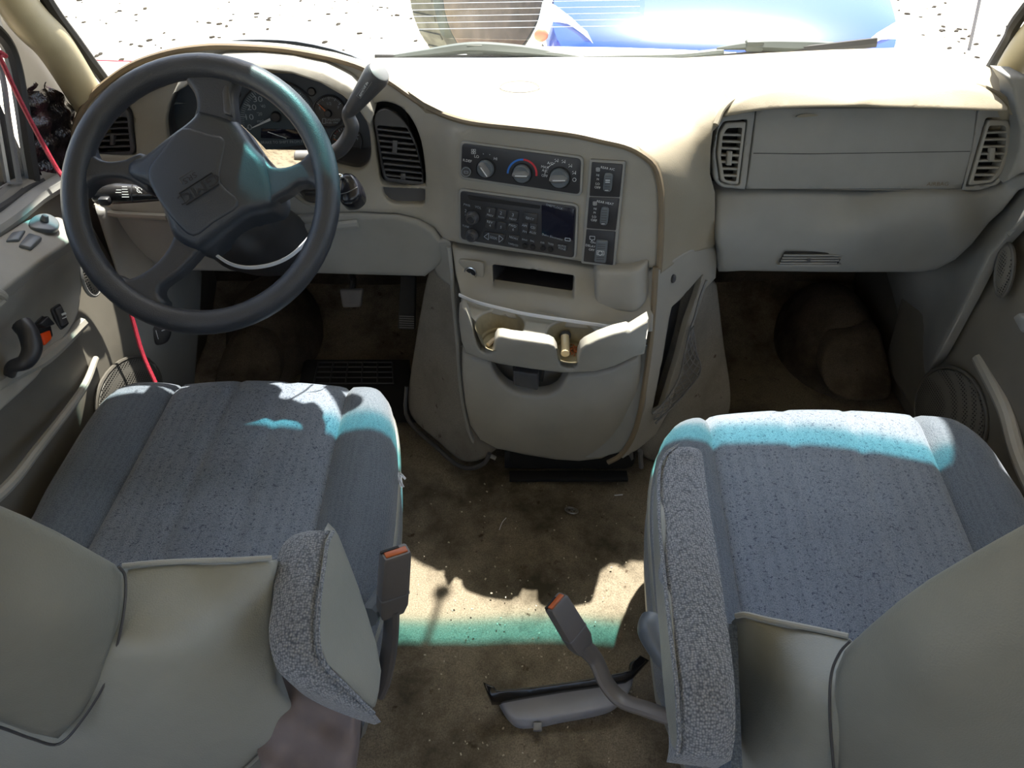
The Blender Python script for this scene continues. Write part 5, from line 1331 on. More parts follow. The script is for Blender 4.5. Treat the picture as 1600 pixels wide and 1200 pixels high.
for i in range(6):
    b = B(); b.plate(FPg, [(624, 493 + i * 3.5), (647, 494 + i * 3.5), (647, 495.5 + i * 3.5), (624, 494.5 + i * 3.5)], 0, 0.002); b.put('tread_rib', M['greyp'], gp)
pb = thing('parking_brake_pedal', 'ribbed black parking brake pedal at the far left of the footwell', 'pedal', onY(270, 452, 1.28))
FPp = Fr(onY(270, 455, 1.28), V((0.2, -1, 0.4)))
b = B(); b.plate(FPp, rnd([(250, 440), (292, 432), (284, 470), (256, 474)], 5), -0.012, 0.0, 0.003); b.put('pedal_pad', M['rubber'], pb)
for i in range(4):
    b = B(); b.plate(FPp, [(256, 445 + i * 6), (285, 441 + i * 6), (285, 443 + i * 6), (256, 447 + i * 6)], 0, 0.002); b.put('tread_rib', M['black'], pb)
b = B(); b.tube([FPp.P(292, 445, -0.006), onY(300, 430, 1.33), onY(296, 425, 1.4)], 0.006, 8); b.put('pedal_arm', M['greyp'], pb)
mat_ = thing('floor_mat', 'dark rubber floor mat with raised grid in the driver footwell', 'floor mat', onZ(560, 590, 0.0))
b = B(); pz = lambda x, y, z=0.008: onZ(x, y, z)
b.loft([[pz(475, 562, 0.004), pz(640, 562, 0.004), pz(650, 660, 0.004), pz(455, 660, 0.004)], [pz(475, 562), pz(640, 562), pz(650, 660), pz(455, 660)]]); b.put('mat_base', M['rubber'], mat_)
for i in range(5):
    y = 566 + i * 7 + i * i * 0.3; b = B(); b.tube([pz(496 - i, y, 0.010), pz(612 + i, y, 0.010)], 0.0022, 5, 0); b.put('mat_rib', M['charc'], mat_)
for i in range(6):
    b = B(); b.tube([pz(498 + i * 23, 566, 0.010), pz(490 + i * 25, 600, 0.010)], 0.0022, 5, 0); b.put('mat_rib', M['charc'], mat_)
# ================================================================ seats
def toXY(pts, Z): return [tuple(onZ(x, y, Z).xy) for x, y in pts]
def cushion(seat, outline, seamL, seamR, Z0, front_edge_px, base_box, bol_extra):
    """cushion top over a world XY outline; seams are (x,y)->(x,y) world lines; writes bolster and insert parts"""
    oc = outline
    lx = lambda y, s: s[0][0] + (s[1][0] - s[0][0]) * (y - s[0][1]) / (s[1][1] - s[0][1])
    def h(a, c):
        xl, xr = lx(c, seamL), lx(c, seamR)
        w = (a - xl) / (xr - xl)
        z = Z0
        if 0 <= w <= 1:
            z += 0.010 * math.sin(math.pi * w)
            for ww in (0.36, 0.66): z -= 0.005 * math.exp(-((w - ww) / 0.02) ** 2)
        else:
            e = -w if w < 0 else w - 1
            z += 0.018 * math.sin(min(1, e * 2.2) * math.pi * 0.55)
        for ww in (0, 1): z -= 0.008 * math.exp(-((w - ww) / 0.018) ** 2)
        return V((a, c, z))
    bm = sheet_bm(oc, h, thick=0.10, back=(0, 0, -1), r=0.055, drop=0.040, res=0.012, lines=[[(lx(0.2, s_), 0.2), (lx(1.1, s_), 1.1)] for s_ in (seamL, seamR)])
    bmesh.ops.delete(bm, geom=[v for v in bm.verts if not v.link_faces], context='VERTS')
    bm.normal_update()
    me_b = bm.copy()
    insf = []
    for bmx, keep in ((bm, True), (me_b, False)):
        dl = []
        for f in bmx.faces:
            c = f.calc_center_median(); w = (c.x - lx(c.y, seamL)) / (lx(c.y, seamR) - lx(c.y, seamL))
            isin = 0 < w < 1 and f.normal.z > 0.25
            if isin != keep: dl.append(f)
        bmesh.ops.delete(bmx, geom=dl, context='FACES')
    # shaded by the split: share boundary normals by keeping the same verts
    finish('cushion_insert', bm, M['insert'], seat, smooth=60)
    finish('cushion_bolsters', me_b, M['bolster'], seat, smooth=60)
    # vinyl skirt below and dark seat base
    cx = sum(p[0] for p in oc) / len(oc); cy = sum(p[1] for p in oc) / len(oc)
    b = B(); rows = []
    for k, z in ((0.985, Z0 - 0.06), (1.0, Z0 - 0.09), (0.985, Z0 - 0.16), (0.93, Z0 - 0.20)): rows.append([V((cx + (x - cx) * k, cy + (y - cy) * k, z)) for x, y in oc])
    b.loft(rows); b.put('cushion_skirt', M['vinyl'], seat)
    # side welt
    b = B(); b.tube([V((cx + (x - cx) * 1.0, cy + (y - cy) * 1.0, Z0 - 0.055)) for x, y in oc], 0.004, 6, 0, closed=True); b.put('welt', M['vinyl'], seat)
    b = B(); b.box((cx, cy - 0.03, (Z0 - 0.2) / 2), (0.30, 0.34, Z0 - 0.19), bev=0.01); b.put('seat_base', M['black'], seat)
    for s in (-1, 1):
        b = B(); b.box((cx + s * 0.15, cy - 0.02, 0.012), (0.03, 0.44, 0.02), bev=0.003); b.put('seat_rail', M['charc'], seat)
    return h
def mk_outline(px, Z, backY):
    w = toXY(px, Z)
    return [V(p) for p in cr([(x, y) for x, y in w], 4)] 
dseat = thing('driver_seat', 'grey fabric driver seat behind the steering wheel, armrest partly raised', 'seat', (-0.42, 0.62, 0.0))
Z0 = 0.335
front = toXY([(x, y - 15 * max(0, min(1, (690 - y) / 60))) for x, y in [(44, 800), (62, 765), (92, 716), (128, 665), (160, 632), (192, 612), (235, 601), (300, 598), (390, 598), (470, 600), (540, 602), (582, 608), (604, 625), (614, 655), (617, 700), (614, 760), (606, 830), (594, 890)]], Z0)
dout = [tuple(p) for p in cr(front, 3)] + [(-0.17, 0.52), (-0.185, 0.42), (-0.22, 0.37), (-0.62, 0.37), (-0.66, 0.44), (-0.665, 0.55)]
sL = [tuple(onZ(270, 606, Z0).xy), tuple(onZ(130, 860, Z0).xy)]; sR = [tuple(onZ(541, 606, Z0).xy), tuple(onZ(480, 875, Z0).xy)]
cushion(dseat, dout, sL, sR, Z0, None, None, None)
# embossed oval tag line at the front of the cushion and torn thread
b = B(); b.tube([onZ(440, 605, Z0 + 0.0), onZ(455, 611, Z0 + 0.004), onZ(475, 614, Z0 + 0.005), onZ(500, 610, Z0 + 0.003), onZ(510, 604, Z0 - 0.002)], 0.0012, 6); b.put('stitch_curve', M['bolster'], dseat)
pseat = thing('passenger_seat', 'grey fabric passenger seat with its long armrest folded down', 'seat', (0.47, 0.50, 0.0))
front = toXY([(x, y - 18 * max(0, min(1, (735 - y) / 60))) for x, y in [(1046, 1000), (1034, 920), (1026, 840), (1022, 770), (1026, 718), (1042, 682), (1070, 660), (1110, 650), (1180, 647), (1260, 646), (1340, 646), (1410, 647), (1460, 653), (1505, 668), (1550, 698), (1585, 738), (1612, 780), (1640, 860)]], Z0)
pout = [tuple(p) for p in cr(front, 3)] + [(0.73, 0.50), (0.71, 0.36), (0.66, 0.29), (0.24, 0.29), (0.215, 0.34)]
sL = [tuple(onZ(1108, 652, Z0).xy), tuple(onZ(1162, 960, Z0).xy)]; sR = [tuple(onZ(1438, 650, Z0).xy), tuple(onZ(1527, 862, Z0).xy)]
cushion(pseat, pout, sL, sR, Z0, None, None, None)

# ---- backrests seen from behind: a wide lower shell with piped shoulders and a narrower upper block
def shell(seat, name, outline, ctrl, mt, thick=0.09, r=12, drop=0.012, res=20, back=(0, 1, 0.05)):
    return sheet(name, outline, TPS(ctrl), mt, seat, thick=thick, back=back, r=r, drop=drop, res=res, cap=True)
# driver lower shell
dl = [(186, 889), (240, 883), (300, 880), (370, 878), (418, 874), (431, 877), (429, 905), (425, 960), (424, 1020), (430, 1070), (470, 1120), (520, 1160), (548, 1200), (560, 1300), (430, 1340), (-140, 1340), (-140, 1100), (80, 1100), (160, 960)]
dlc = [(190, 888, 'Y', 0.345), (430, 877, 'Y', 0.37), (310, 882, 'Y', 0.36), (430, 1000, 'Y', 0.335), (200, 1000, 'Y', 0.29), (310, 1000, 'Y', 0.305), (330, 1180, 'Y', 0.275), (520, 1190, 'Y', 0.30), (100, 1150, 'Y', 0.27), (-140, 1150, 'Y', 0.27), (480, 1320, 'Y', 0.29), (-140, 1330, 'Y', 0.25)]
shell(dseat, 'backrest_lower', dl, dlc, M['vinyl'], r=10, drop=0.006, back=(-0.18, 0.58, -0.8), thick=0.07)
T_ = TPS(dlc)
b = B(); b.tube([T_(x, y) + V((0, 0.001, 0.000)) for x, y in ((190, 886), (240, 881), (300, 878), (370, 876), (424, 873))], 0.0022, 8); b.put('piping', M['welt'], dseat)
# upper block (extends out of the frame to the left)
UP = [(-420, 700), (-200, 735), (-60, 770), (0, 789), (40, 806), (90, 830), (140, 858), (182, 882), (193, 898), (194, 930), (188, 975), (176, 1025), (160, 1070), (128, 1120), (92, 1158), (50, 1150), (0, 1132), (-80, 1110), (-420, 1080)]
upc = [(0, 789, 'd', 0.445), (90, 830, 'd', 0.485), (185, 885, 'd', 0.54), (190, 950, 'd', 0.545), (165, 1050, 'd', 0.56), (90, 1150, 'd', 0.58), (0, 960, 'd', 0.465), (0, 1130, 'd', 0.53), (100, 980, 'd', 0.495), (-200, 760, 'd', 0.36), (-420, 720, 'd', 0.30), (-420, 1060, 'd', 0.38), (-200, 1000, 'd', 0.41)]
shell(dseat, 'backrest_upper', UP, upc, M['vinyl2'], thick=0.08, r=16, drop=0.010, back=(-0.55, 0.5, -0.68))
TU = TPS(upc)
b = B(); b.tube([TU(x, y) + V((0.002, -0.002, 0.002)) for x, y in ((184, 884), (194, 898), (195, 930), (189, 975), (177, 1025), (161, 1070), (129, 1121), (92, 1160), (50, 1152), (0, 1134), (-80, 1112))], 0.0011, 6); b.put('seam_cord', M['charc'], dseat)
# crumpled cover at the lower corner
def crump(a, c):
    return onD(a, c, 0.66 + 0.007 * math.sin(a * 0.06 + c * 0.03) + 0.004 * math.sin(c * 0.07 - a * 0.04))
sheet('loose_cover', [(455, 1090), (500, 1105), (536, 1112), (553, 1118), (556, 1160), (552, 1230), (540, 1300), (430, 1300), (400, 1180), (420, 1120)], crump, M['pouch'], dseat, thick=0.03, r=6, drop=0.006, res=7)
b = B(); b.tube([onD(556, 1112, 0.72), onD(563, 1135, 0.72), onD(558, 1165, 0.73), onD(550, 1200, 0.74)], 0.0022, 6); b.put('recliner_wire', M['black'], dseat)
b = B(); b.tube([T_(x, y) + V((0, -0.004, 0)) for x, y in ((380, 1200), (420, 1165), (470, 1140), (485, 1180), (500, 1215))], 0.002, 6); b.put('cover_crease', M['vinyl2'], dseat)
# passenger shells
pl = [(1143, 972), (1150, 965), (1165, 963), (1200, 972), (1260, 984), (1330, 998), (1345, 1015), (1330, 1060), (1330, 1150), (1345, 1340), (1150, 1340), (1152, 1200), (1148, 1080)]
plc = [(1145, 968, 'Y', 0.36), (1330, 998, 'Y', 0.32), (1240, 982, 'Y', 0.34), (1148, 1100, 'Y', 0.33), (1240, 1080, 'Y', 0.285), (1320, 1080, 'Y', 0.27), (1240, 1200, 'Y', 0.265), (1150, 1330, 'Y', 0.29), (1330, 1330, 'Y', 0.25)]
shell(pseat, 'backrest_lower', pl, plc, M['vinyl'], r=10, drop=0.006, res=16, back=(0.28, 0.5, -0.8), thick=0.07)
T2 = TPS(plc)
b = B(); b.tube([T2(x, y) + V((0, 0.001, 0.0)) for x, y in ((1150, 964), (1166, 962), (1200, 970), (1260, 982), (1326, 996))], 0.0026, 8); b.put('piping', M['welt'], pseat)
pu = [(1332, 1000), (1360, 974), (1400, 940), (1450, 904), (1500, 874), (1550, 845), (1600, 817), (1700, 765), (1900, 690), (2100, 660), (2100, 1340), (1312, 1340), (1310, 1250), (1302, 1160), (1299, 1100), (1302, 1050), (1315, 1018)]
puc = [(1332, 1000, 'd', 0.535), (1450, 904, 'd', 0.48), (1600, 817, 'd', 0.42), (1900, 690, 'd', 0.32), (1302, 1080, 'd', 0.555), (1306, 1200, 'd', 0.60), (1450, 1050, 'd', 0.47), (1600, 1000, 'd', 0.425), (1450, 1200, 'd', 0.52), (1600, 1180, 'd', 0.475), (2100, 680, 'd', 0.27), (2100, 1300, 'd', 0.40)]
shell(pseat, 'backrest_upper', pu, puc, M['vinyl2'], thick=0.08, r=18, drop=0.010, back=(0.55, 0.45, -0.7))
TU2 = TPS(puc)
b = B(); b.tube([TU2(x, y) + V((-0.002, -0.002, 0.002)) for x, y in ((1330, 1000), (1314, 1018), (1301, 1050), (1298, 1100), (1301, 1160), (1309, 1250))], 0.0011, 6); b.put('seam_cord', M['charc'], pseat)
# dark fabric side between armrest and shell
b = B(); b.loft([[onD(x, y, d) for x, y, d in ((1138, 975, 0.66), (1152, 975, 0.66), (1160, 1200, 0.60), (1142, 1200, 0.60))], [onD(x, y, d + 0.09) for x, y, d in ((1138, 975, 0.66), (1152, 975, 0.66), (1160, 1200, 0.60), (1142, 1200, 0.60))]]); b.put('backrest_side', M['bolster'], pseat)

# ---- armrests
def armrest(seat, strip_l, strip_r, dl, side_pts, side_d, side_name='armrest_side', sidemat='vinyl'):
    """strip_l/strip_r: matching pixel points along the fabric top strip; dl: depths"""
    rows = []
    for (xa, ya), (xb, yb), d in zip(strip_l, strip_r, dl):
        row = []
        for i in range(9):
            t = i / 8; bulge = 0.010 * math.sin(math.pi * t) ** 0.6
            row.append(onD(xa + (xb - xa) * t, ya + (yb - ya) * t, d - bulge + 0.008))
        rows.append(row)
    # smooth along the length
    cols = [cr([r_[i] for r_ in rows], 5) for i in range(9)]
    R2 = [[cols[i][k] for i in range(9)] for k in range(len(cols[0]))]
    b = B(); b.loft([[*r_] for r_ in R2], closed=False, caps=False)
    bmesh.ops.recalc_face_normals(b.bm, faces=b.bm.faces)
    if sum(f.normal.dot(CAM - f.calc_center_median()) for f in b.bm.faces) < 0: bmesh.ops.reverse_faces(b.bm, faces=b.bm.faces)
    be = [e for e in b.bm.edges if len(e.link_faces) == 1]
    g = bmesh.ops.extrude_edge_only(b.bm, edges=be)
    for v in g['geom']:
        if isinstance(v, bmesh.types.BMVert): v.co += V((0, 0.012, -0.045))
    return b.put('armrest_top', M['arm'], seat, fix=False, smooth=50)
# driver armrest, partly raised
sl_ = [(482, 829), (455, 838), (438, 858), (430, 890), (426, 940), (420, 980), (424, 1020), (440, 1055), (480, 1082), (530, 1103), (572, 1117)]
sr_ = [(520, 829), (516, 836), (510, 850), (506, 880), (500, 920), (496, 970), (498, 1010), (510, 1040), (535, 1065), (560, 1090), (583, 1112)]
dd_ = [0.66, 0.652, 0.642, 0.625, 0.605, 0.59, 0.58, 0.58, 0.59, 0.605, 0.62]
armrest(dseat, sl_, sr_, dd_, None, None)
SD = TPS([(x, y, 'd', d + 0.004) for (x, y), d in zip(sr_, dd_)] + [(560, 920, 'd', 0.67), (590, 1020, 'd', 0.65), (590, 1090, 'd', 0.63)])
sheet('armrest_side', [(521, 830), (531, 840), (545, 875), (560, 915), (575, 960), (590, 1010), (597, 1050), (594, 1080), (588, 1108), (582, 1111), (560, 1089), (536, 1064), (512, 1040), (500, 1010), (497, 970), (501, 920), (507, 880), (511, 850)], SD, M['vinyl'], dseat, thick=0.012, back=(-0.5, 0.8, -0.2), r=4, drop=0.003, res=10)
b = B(); b.tube([SD(x, y) + V((0.001, -0.002, 0.001)) for x, y in sr_], 0.0018, 6); b.put('armrest_piping', M['arm'], dseat)
# passenger armrest
sl_ = [(1058, 698), (1040, 712), (1031, 735), (1030, 790), (1035, 860), (1042, 930), (1050, 1000), (1057, 1060), (1060, 1110), (1062, 1150), (1058, 1178)]
sr_ = [(1078, 698), (1095, 705), (1100, 730), (1108, 790), (1120, 860), (1130, 930), (1140, 1000), (1147, 1060), (1149, 1110), (1148, 1155), (1142, 1188)]
dd_ = [0.80, 0.79, 0.775, 0.73, 0.675, 0.63, 0.59, 0.565, 0.555, 0.555, 0.56]
armrest(pseat, sl_, sr_, dd_, None, None)
SD2 = TPS([(x, y, 'd', d + 0.006) for (x, y), d in zip(sl_, dd_)] + [(1020, 760, 'd', 0.80), (1020, 900, 'd', 0.72), (1032, 1050, 'd', 0.62)])
sheet('armrest_side', [(1056, 698), (1038, 708), (1024, 735), (1019, 790), (1020, 860), (1024, 930), (1030, 1000), (1034, 1060), (1040, 1120), (1048, 1165), (1058, 1180), (1064, 1160), (1061, 1110), (1058, 1060), (1051, 1000), (1043, 930), (1036, 860), (1031, 790), (1032, 735), (1041, 712)], SD2, M['vinyl'], pseat, thick=0.012, back=(0.5, 0.8, -0.4), r=3, drop=0.003, res=9)
b = B(); b.tube([SD2(x, y) + V((-0.001, -0.002, 0.002)) for x, y in sl_], 0.0018, 6); b.put('armrest_piping', M['arm'], pseat)
# recline knob of the passenger seat and support strut
b = B(); b.tube([onD(1050, 1040, 0.86), onD(1030, 1010, 0.87), onD(1018, 985, 0.88), onD(1022, 968, 0.89)], lambda t: 0.017 - 0.004 * abs(t - 0.7), 14); b.put('recline_lever', M['gknob'], pseat)
b = B(); b.tube([onD(575, 965, 0.86), onD(592, 940, 0.90), onD(600, 925, 0.92)], 0.012, 10); b.put('recline_lever', M['gknob'], dseat)
# torn seam threads at the inner side of the driver cushion
b = B(); rr = random.Random(8)
for i in range(14):
    p = onZ(620 + rr.uniform(-2, 2), 742 + rr.uniform(-6, 6), Z0 - 0.05); q = onZ(628 + rr.uniform(-5, 6), 752 + rr.uniform(-8, 10), Z0 - 0.055)
    b.tube([p, (p + q) / 2 + V((0, 0, 0.006)), q], 0.0012, 4, 3)
b.put('torn_stuffing', M['ziptie'], dseat, kind='stuff')

# ---- seat belt buckles
def buckle(name, label, tip, base, dt, db, wpx, stalk, sd, upn, slot=False):
    t = thing(name, label, 'seat belt buckle', onD(base[0], base[1], db), 'seat belt buckles')
    del t['group']
    p1, p0 = onD(tip[0], tip[1], dt), onD(base[0], base[1], db)
    ax = (p1 - p0); L = ax.length; ax.normalize()
    side = ax.cross(upn).normalized(); up_ = side.cross(ax).normalized()
    rot = Matrix((side, up_, ax)).transposed()
    w = wpx
    b = B()
    rows = []
    for s_, kx, ky in ((0, 0.40, 0.7), (0.15, 0.5, 1.0), (0.42, 0.5, 1.0), (0.96, 0.47, 1.0), (1.0, 0.43, 0.88)):
        row = []
        for a, c in rnd([(-1, -1), (1, -1), (1, 1), (-1, 1)], 0.3, 3): row.append(p0 + ax * L * s_ + side * a * w * kx + up_ * c * 0.0085 * ky)
        rows.append(row)
    b.loft(rows); o = b.put('buckle_body', M['buckle'], t)
    b = B(); b.box(p0 + ax * L * 0.995 - side * 0 + up_ * 0.001, (w * 0.74, 0.008, 0.004), rot, 0.001); b.put('release_button', M['orange_d'], o, label='orange release button at the tip')
    b = B(); b.box(p0 + ax * (L * 1.0) - up_ * 0.004 - side * w * 0.15, (w * 0.6, 0.003, 0.004), rot); b.put('tongue_slot', M['void'], o)
    b = B()
    rows = []
    for s_ in (0.34, 0.36): rows.append([p0 + ax * L * s_ + side * a * w * 0.52 + up_ * c * 0.0092 for a, c in rnd([(-1, -1), (1, -1), (1, 1), (-1, 1)], 0.3, 3)])
    b.loft(rows); b.put('sleeve_line', M['greyp'], o)
    b = B(); b.tube([onD(x, y, d) for (x, y), d in zip(stalk, sd)], 0.0145 if not slot else 0.013, 12, 6, 0.55); b.put('stalk', M['buckle'], t)
    return t
buckle('belt_buckle', 'upright grey seat belt buckle with orange button beside the driver seat', (618, 862), (612, 958), 0.80, 0.86, 0.034, [(612, 945), (611, 985), (607, 1020), (600, 1055), (590, 1080)], [0.86, 0.89, 0.92, 0.94, 0.95], V((0.45, -0.7, 0.3)))
buckle('belt_buckle', 'grey seat belt buckle leaning over the aisle beside the passenger seat', (868, 940), (912, 1012), 0.90, 0.93, 0.032, [(910, 1008), (930, 1030), (948, 1068), (972, 1094), (1010, 1108), (1050, 1122)], [0.93, 0.94, 0.93, 0.92, 0.90, 0.88], V((0.6, -0.6, 0.6)), True)
# ================================================================ small things on the floor
ln = thing('light_lens', 'loose milky plastic lamp cover with black trim strip lying on the carpet', 'lamp cover', onZ(870, 1105, 0.0))
def lensf(a, c):
    p = onZ(a, c, 0.012)
    return p + V((0, 0, 0.028 * max(0, min(1, (1130 - c) / 50)) ** 0.6))
sheet('lens_shell', cr([(778, 1098), (800, 1092), (860, 1082), (930, 1072), (975, 1066), (988, 1064), (984, 1085), (972, 1100), (955, 1112), (920, 1120), (870, 1128), (835, 1134), (812, 1134), (795, 1124)], 3, True), lensf, M['lens'], ln, thick=0.02, back=(0, 0.2, -1), r=7, drop=0.008, res=7)
b = B(); q = onZ(840, 1136, 0.014); b.box(q, (0.013, 0.012, 0.006), bev=0.001); b.put('clip_tab', M['greyp'], ln)
TS = TPS([(772, 1088, 'Z', 0.055), (870, 1072, 'Z', 0.055), (985, 1050, 'Z', 0.06), (780, 1100, 'Z', 0.04), (980, 1068, 'Z', 0.045), (1000, 1028, 'Z', 0.07), (757, 1066, 'Z', 0.065)])
sheet('trim_strip', [(755, 1065), (764, 1069), (772, 1072), (776, 1078), (830, 1073), (880, 1066), (930, 1058), (970, 1050), (984, 1046), (986, 1034), (1001, 1023), (1015, 1031), (1003, 1044), (990, 1058), (978, 1066), (940, 1072), (880, 1080), (820, 1090), (782, 1097), (768, 1097), (762, 1084)], TS, simple('shiny black trim', (22, 22, 24), 0.22, 0, 1, 0), ln, thick=0.02, back=(0, 0.3, -1), r=4, drop=0.004, res=7)
# ring pull
b = B(); c = onZ(893, 799, 0.004)
dx, dy = V((0.94, -0.30, 0)), V((0.30, 0.94, 0))
b.tube([c + dx * 0.0125 * math.cos(t) + dy * 0.0068 * math.sin(t) + V((0, 0, 0.003)) for t in [2 * math.pi * i / 24 for i in range(24)]], 0.0018, 6, 0, closed=True)
b.tube([c + dx * -0.0045 + dx * 0.004 * math.cos(t) + dy * 0.004 * math.sin(t) + V((0, 0, 0.003)) for t in [2 * math.pi * i / 14 for i in range(14)]], 0.0014, 6, 0, closed=True)
b.tube([c + dx * 0.005 + dx * 0.0035 * math.cos(t) + dy * 0.0035 * math.sin(t) + V((0, 0, 0.003)) for t in [2 * math.pi * i / 14 for i in range(14)]], 0.0014, 6, 0, closed=True)
o = b.put('ring_pull', M['steel']); tag(o, 'small silver ring pull lying on the carpet in the aisle', 'ring pull')
b = B(); b.tube([onZ(960, 774, 0.005), onZ(973, 773, 0.007)], 0.0011, 5, 0); o = b.put('straw_bit', M['ziptie']); tag(o, 'thin pale straw bit on the carpet right of the ring pull', 'straw')
b = B(); b.tube([onZ(780, 828, 0.003), onZ(785, 816, 0.004), onZ(791, 809, 0.003)], 0.0006, 4); o = b.put('hair_thread', M['ziptie']); tag(o, 'fine pale thread curled on the shaded carpet', 'thread')
b = B(); rr = random.Random(12)
for i in range(150):
    x, y = rr.uniform(650, 1000), rr.uniform(745, 1195)
    q = onZ(x, y, 0.004); s_ = rr.uniform(0.0008, 0.0022)
    b.box(q, (s_ * 1.6, s_, s_), Matrix.Rotation(rr.uniform(0, 3), 3, 'Z'))
o = b.put('carpet_litter', simple('pale crumbs', (190, 180, 160), 0.8, 0, 1, 0.2)); tag(o, 'scattered pale crumbs on the stained carpet between the seats', 'crumbs', kind='stuff')

# rear view mirror on the windscreen (casts its shadow on the carpet)
mir = thing('rearview_mirror', 'black rearview mirror hanging from the windscreen glass', 'mirror', (-0.02, 1.10, 1.0))
mb = V((0.04, 1.222, 1.090))
b = B(); b.ell(mb, 0.017, 0.012, 0.030); b.put('glass_mount', M['black'], mir)
b = B(); b.tube([mb + V((0, -0.005, 0.01)), mb + V((-0.006, -0.04, 0.02)), mb + V((-0.02, -0.10, 0.02))], 0.0055, 8); b.put('mirror_arm', M['black'], mir)
b = B(); b.box(mb + V((-0.05, -0.112, 0.015)), (0.20, 0.028, 0.06), bev=0.012); b.put('mirror_housing', M['black'], mir)
b = B(); b.box(mb + V((-0.05, -0.128, 0.015)), (0.18, 0.002, 0.048), bev=0.0005); b.put('mirror_glass', M['chrome'], mir)

vis = thing('added_shade_visor', 'unseen grey visor added below the windscreen header to shade the wheel hub', 'sun visor', (-0.46, 1.14, 1.10))  # out of view, added to keep sun off the left of the hub
rt = Matrix.Rotation(math.radians(-42), 3, 'X')
b = B(); b.box((-0.472, 1.158, 1.118), (0.315, 0.10, 0.014), rt, 0.005); b.put('shade_panel', M['pillar'], vis)
b = B(); b.tube([V((-0.61, 1.118, 1.150)), V((-0.45, 1.118, 1.150)), V((-0.30, 1.118, 1.150))], 0.004, 8, 0); b.put('shade_rod', M['greyp'], vis)
# cowl in front of the glass, closing the body down to the firewall
b = B(); rows = []
for i in range(17):
    x = CX - 0.80 + 1.7 * i / 16; s_ = screen_base(x)
    rows.append([s_ + V((0, -0.10 if x > -0.70 else -0.01, -0.018 if x > -0.70 else -0.01)), s_ + V((0, 0.005, -0.005)), s_ + V((0, 0.16, -0.03)), s_ + V((0, 0.45, -0.16)), s_ + V((0, 0.50, -0.9)), s_ + V((0, 0.46, -0.9)), s_ + V((0, 0.40, -0.20)), s_ + V((0, 0.14, -0.06))])
b.loft(rows)
b.put('cowl', simple('white body paint', (205, 205, 200), 0.35, 0, 1, 0.02), kind='structure')
# wipers resting along the base of the glass
M['wiper'] = simple('dull wiper metal', (74, 80, 74), 0.5, 0, 1, 0.1)
def wiper(label, arm, blade, piv, ridge):
    w = thing('windscreen_wiper', label, 'wiper', arm[0]); w['group'] = 'wipers'; del w['group']
    b = B(); b.tube(blade, 0.006, 6, 6, 1.6); b.put('wiper_blade', M['rubber'], w)
    b = B(); b.tube(arm, 0.009, 8, 6, 0.7); b.put('wiper_arm', M['wiper'], w)
    b = B(); b.tube(ridge, lambda t: 0.003 + 0.011 * math.sin(math.pi * t), 6, 6, 0.8); b.put('blade_frame', M['wiper'], w)
    b = B(); b.box(piv, (0.035, 0.02, 0.02), bev=0.004); b.put('arm_clip', M['wiper'], w)
YW = 1.53
gy = lambda x, y, Y=YW: onY(x, y, Y)
wiper('grey windscreen wiper lying before the brown wheel arch of the blue car', [gy(910, 91), gy(860, 84), gy(800, 82), gy(745, 80)], [gy(586, 92), gy(660, 93), gy(760, 93), gy(905, 94)], gy(742, 76), [gy(600, 90), gy(670, 82), gy(735, 75), (gy(800, 78)), gy(850, 83), gy(905, 92)])
wiper('long grey windscreen wiper lying before the blue bonnet', [gy(912, 90), gy(980, 89), gy(1060, 87), gy(1130, 80)], [gy(960, 96), gy(1100, 93), gy(1210, 84), gy(1370, 66, 1.49)], gy(1178, 71), [gy(1120, 76), gy(1180, 71), gy(1240, 72), gy(1290, 72), gy(1320, 70)])

# ---------------------------------------------------------------- blue car in front
car = thing('parked_car', 'bright blue car parked nose-on in front of the windscreen', 'car', (1.3, 4.6, -0.62))
t = Nt('blue car paint'); t.col(C(20, 66, 165)); t.b.inputs['Roughness'].default_value = 0.22; t.b.inputs['Coat Weight'].default_value = 0.6; t.b.inputs['Specular IOR Level'].default_value = 0.6
blue = t.m
# local frame: origin at front centre bottom, a = along car (away), s = sideways
co = onZ(1130, 60, 0.15) + V((0.12, 0.65, 0)); co.z = -0.62
hd_ = math.radians(80)
A_ = V((math.cos(hd_), math.sin(hd_), 0)); S_ = V((math.sin(hd_), -math.cos(hd_), 0))
def cp(a, s_, z): return co + A_ * a + S_ * s_ + V((0, 0, z))
HW = 0.88
b = B(); rows = []
for a, zt, hw, zb in ((-0.62, 0.50, 0.50, 0.25), (-0.58, 0.62, 0.66, 0.22), (-0.45, 0.72, 0.80, 0.2), (-0.2, 0.80, 0.86, 0.2), (0.3, 0.88, HW, 0.2), (0.75, 0.95, HW, 0.22), (0.95, 0.99, HW, 0.22), (2.6, 1.0, HW, 0.22), (3.4, 0.98, 0.86, 0.24), (3.6, 0.8, 0.78, 0.3)):
    row = []
    for s_, k in ((-1, 0), (-1.0, 0.35), (-1.0, 0.72), (-0.95, 0.90), (-0.78, 0.975), (-0.4, 1.0), (0, 1.015), (0.4, 1.0), (0.78, 0.975), (0.95, 0.90), (1.0, 0.72), (1, 0.35), (1, 0)):
        row.append(cp(a, s_ * hw, zb + (zt - zb) * k))
    rows.append(row)
cc = [[c_ for c_ in cr([r_[i] for r_ in rows], 4)] for i in range(13)]
b.loft([[cc[i][k] for i in range(13)] for k in range(len(cc[0]))])
b.put('car_body', blue, car)
b = B(); rows = []
for a, z, hw in ((0.80, 0.98, 0.74), (1.45, 1.40, 0.58), (2.5, 1.42, 0.58), (3.1, 1.02, 0.72)):
    rows.append([cp(a, s_ * hw, z2) for s_, z2 in ((-1, 0.97), (-0.98, z - 0.02), (0, z), (0.98, z - 0.02), (1, 0.97))])
b.loft(rows); b.put('cabin_glass', simple('dark car glass', (40, 48, 60), 0.08, 0, 1, 0), car)
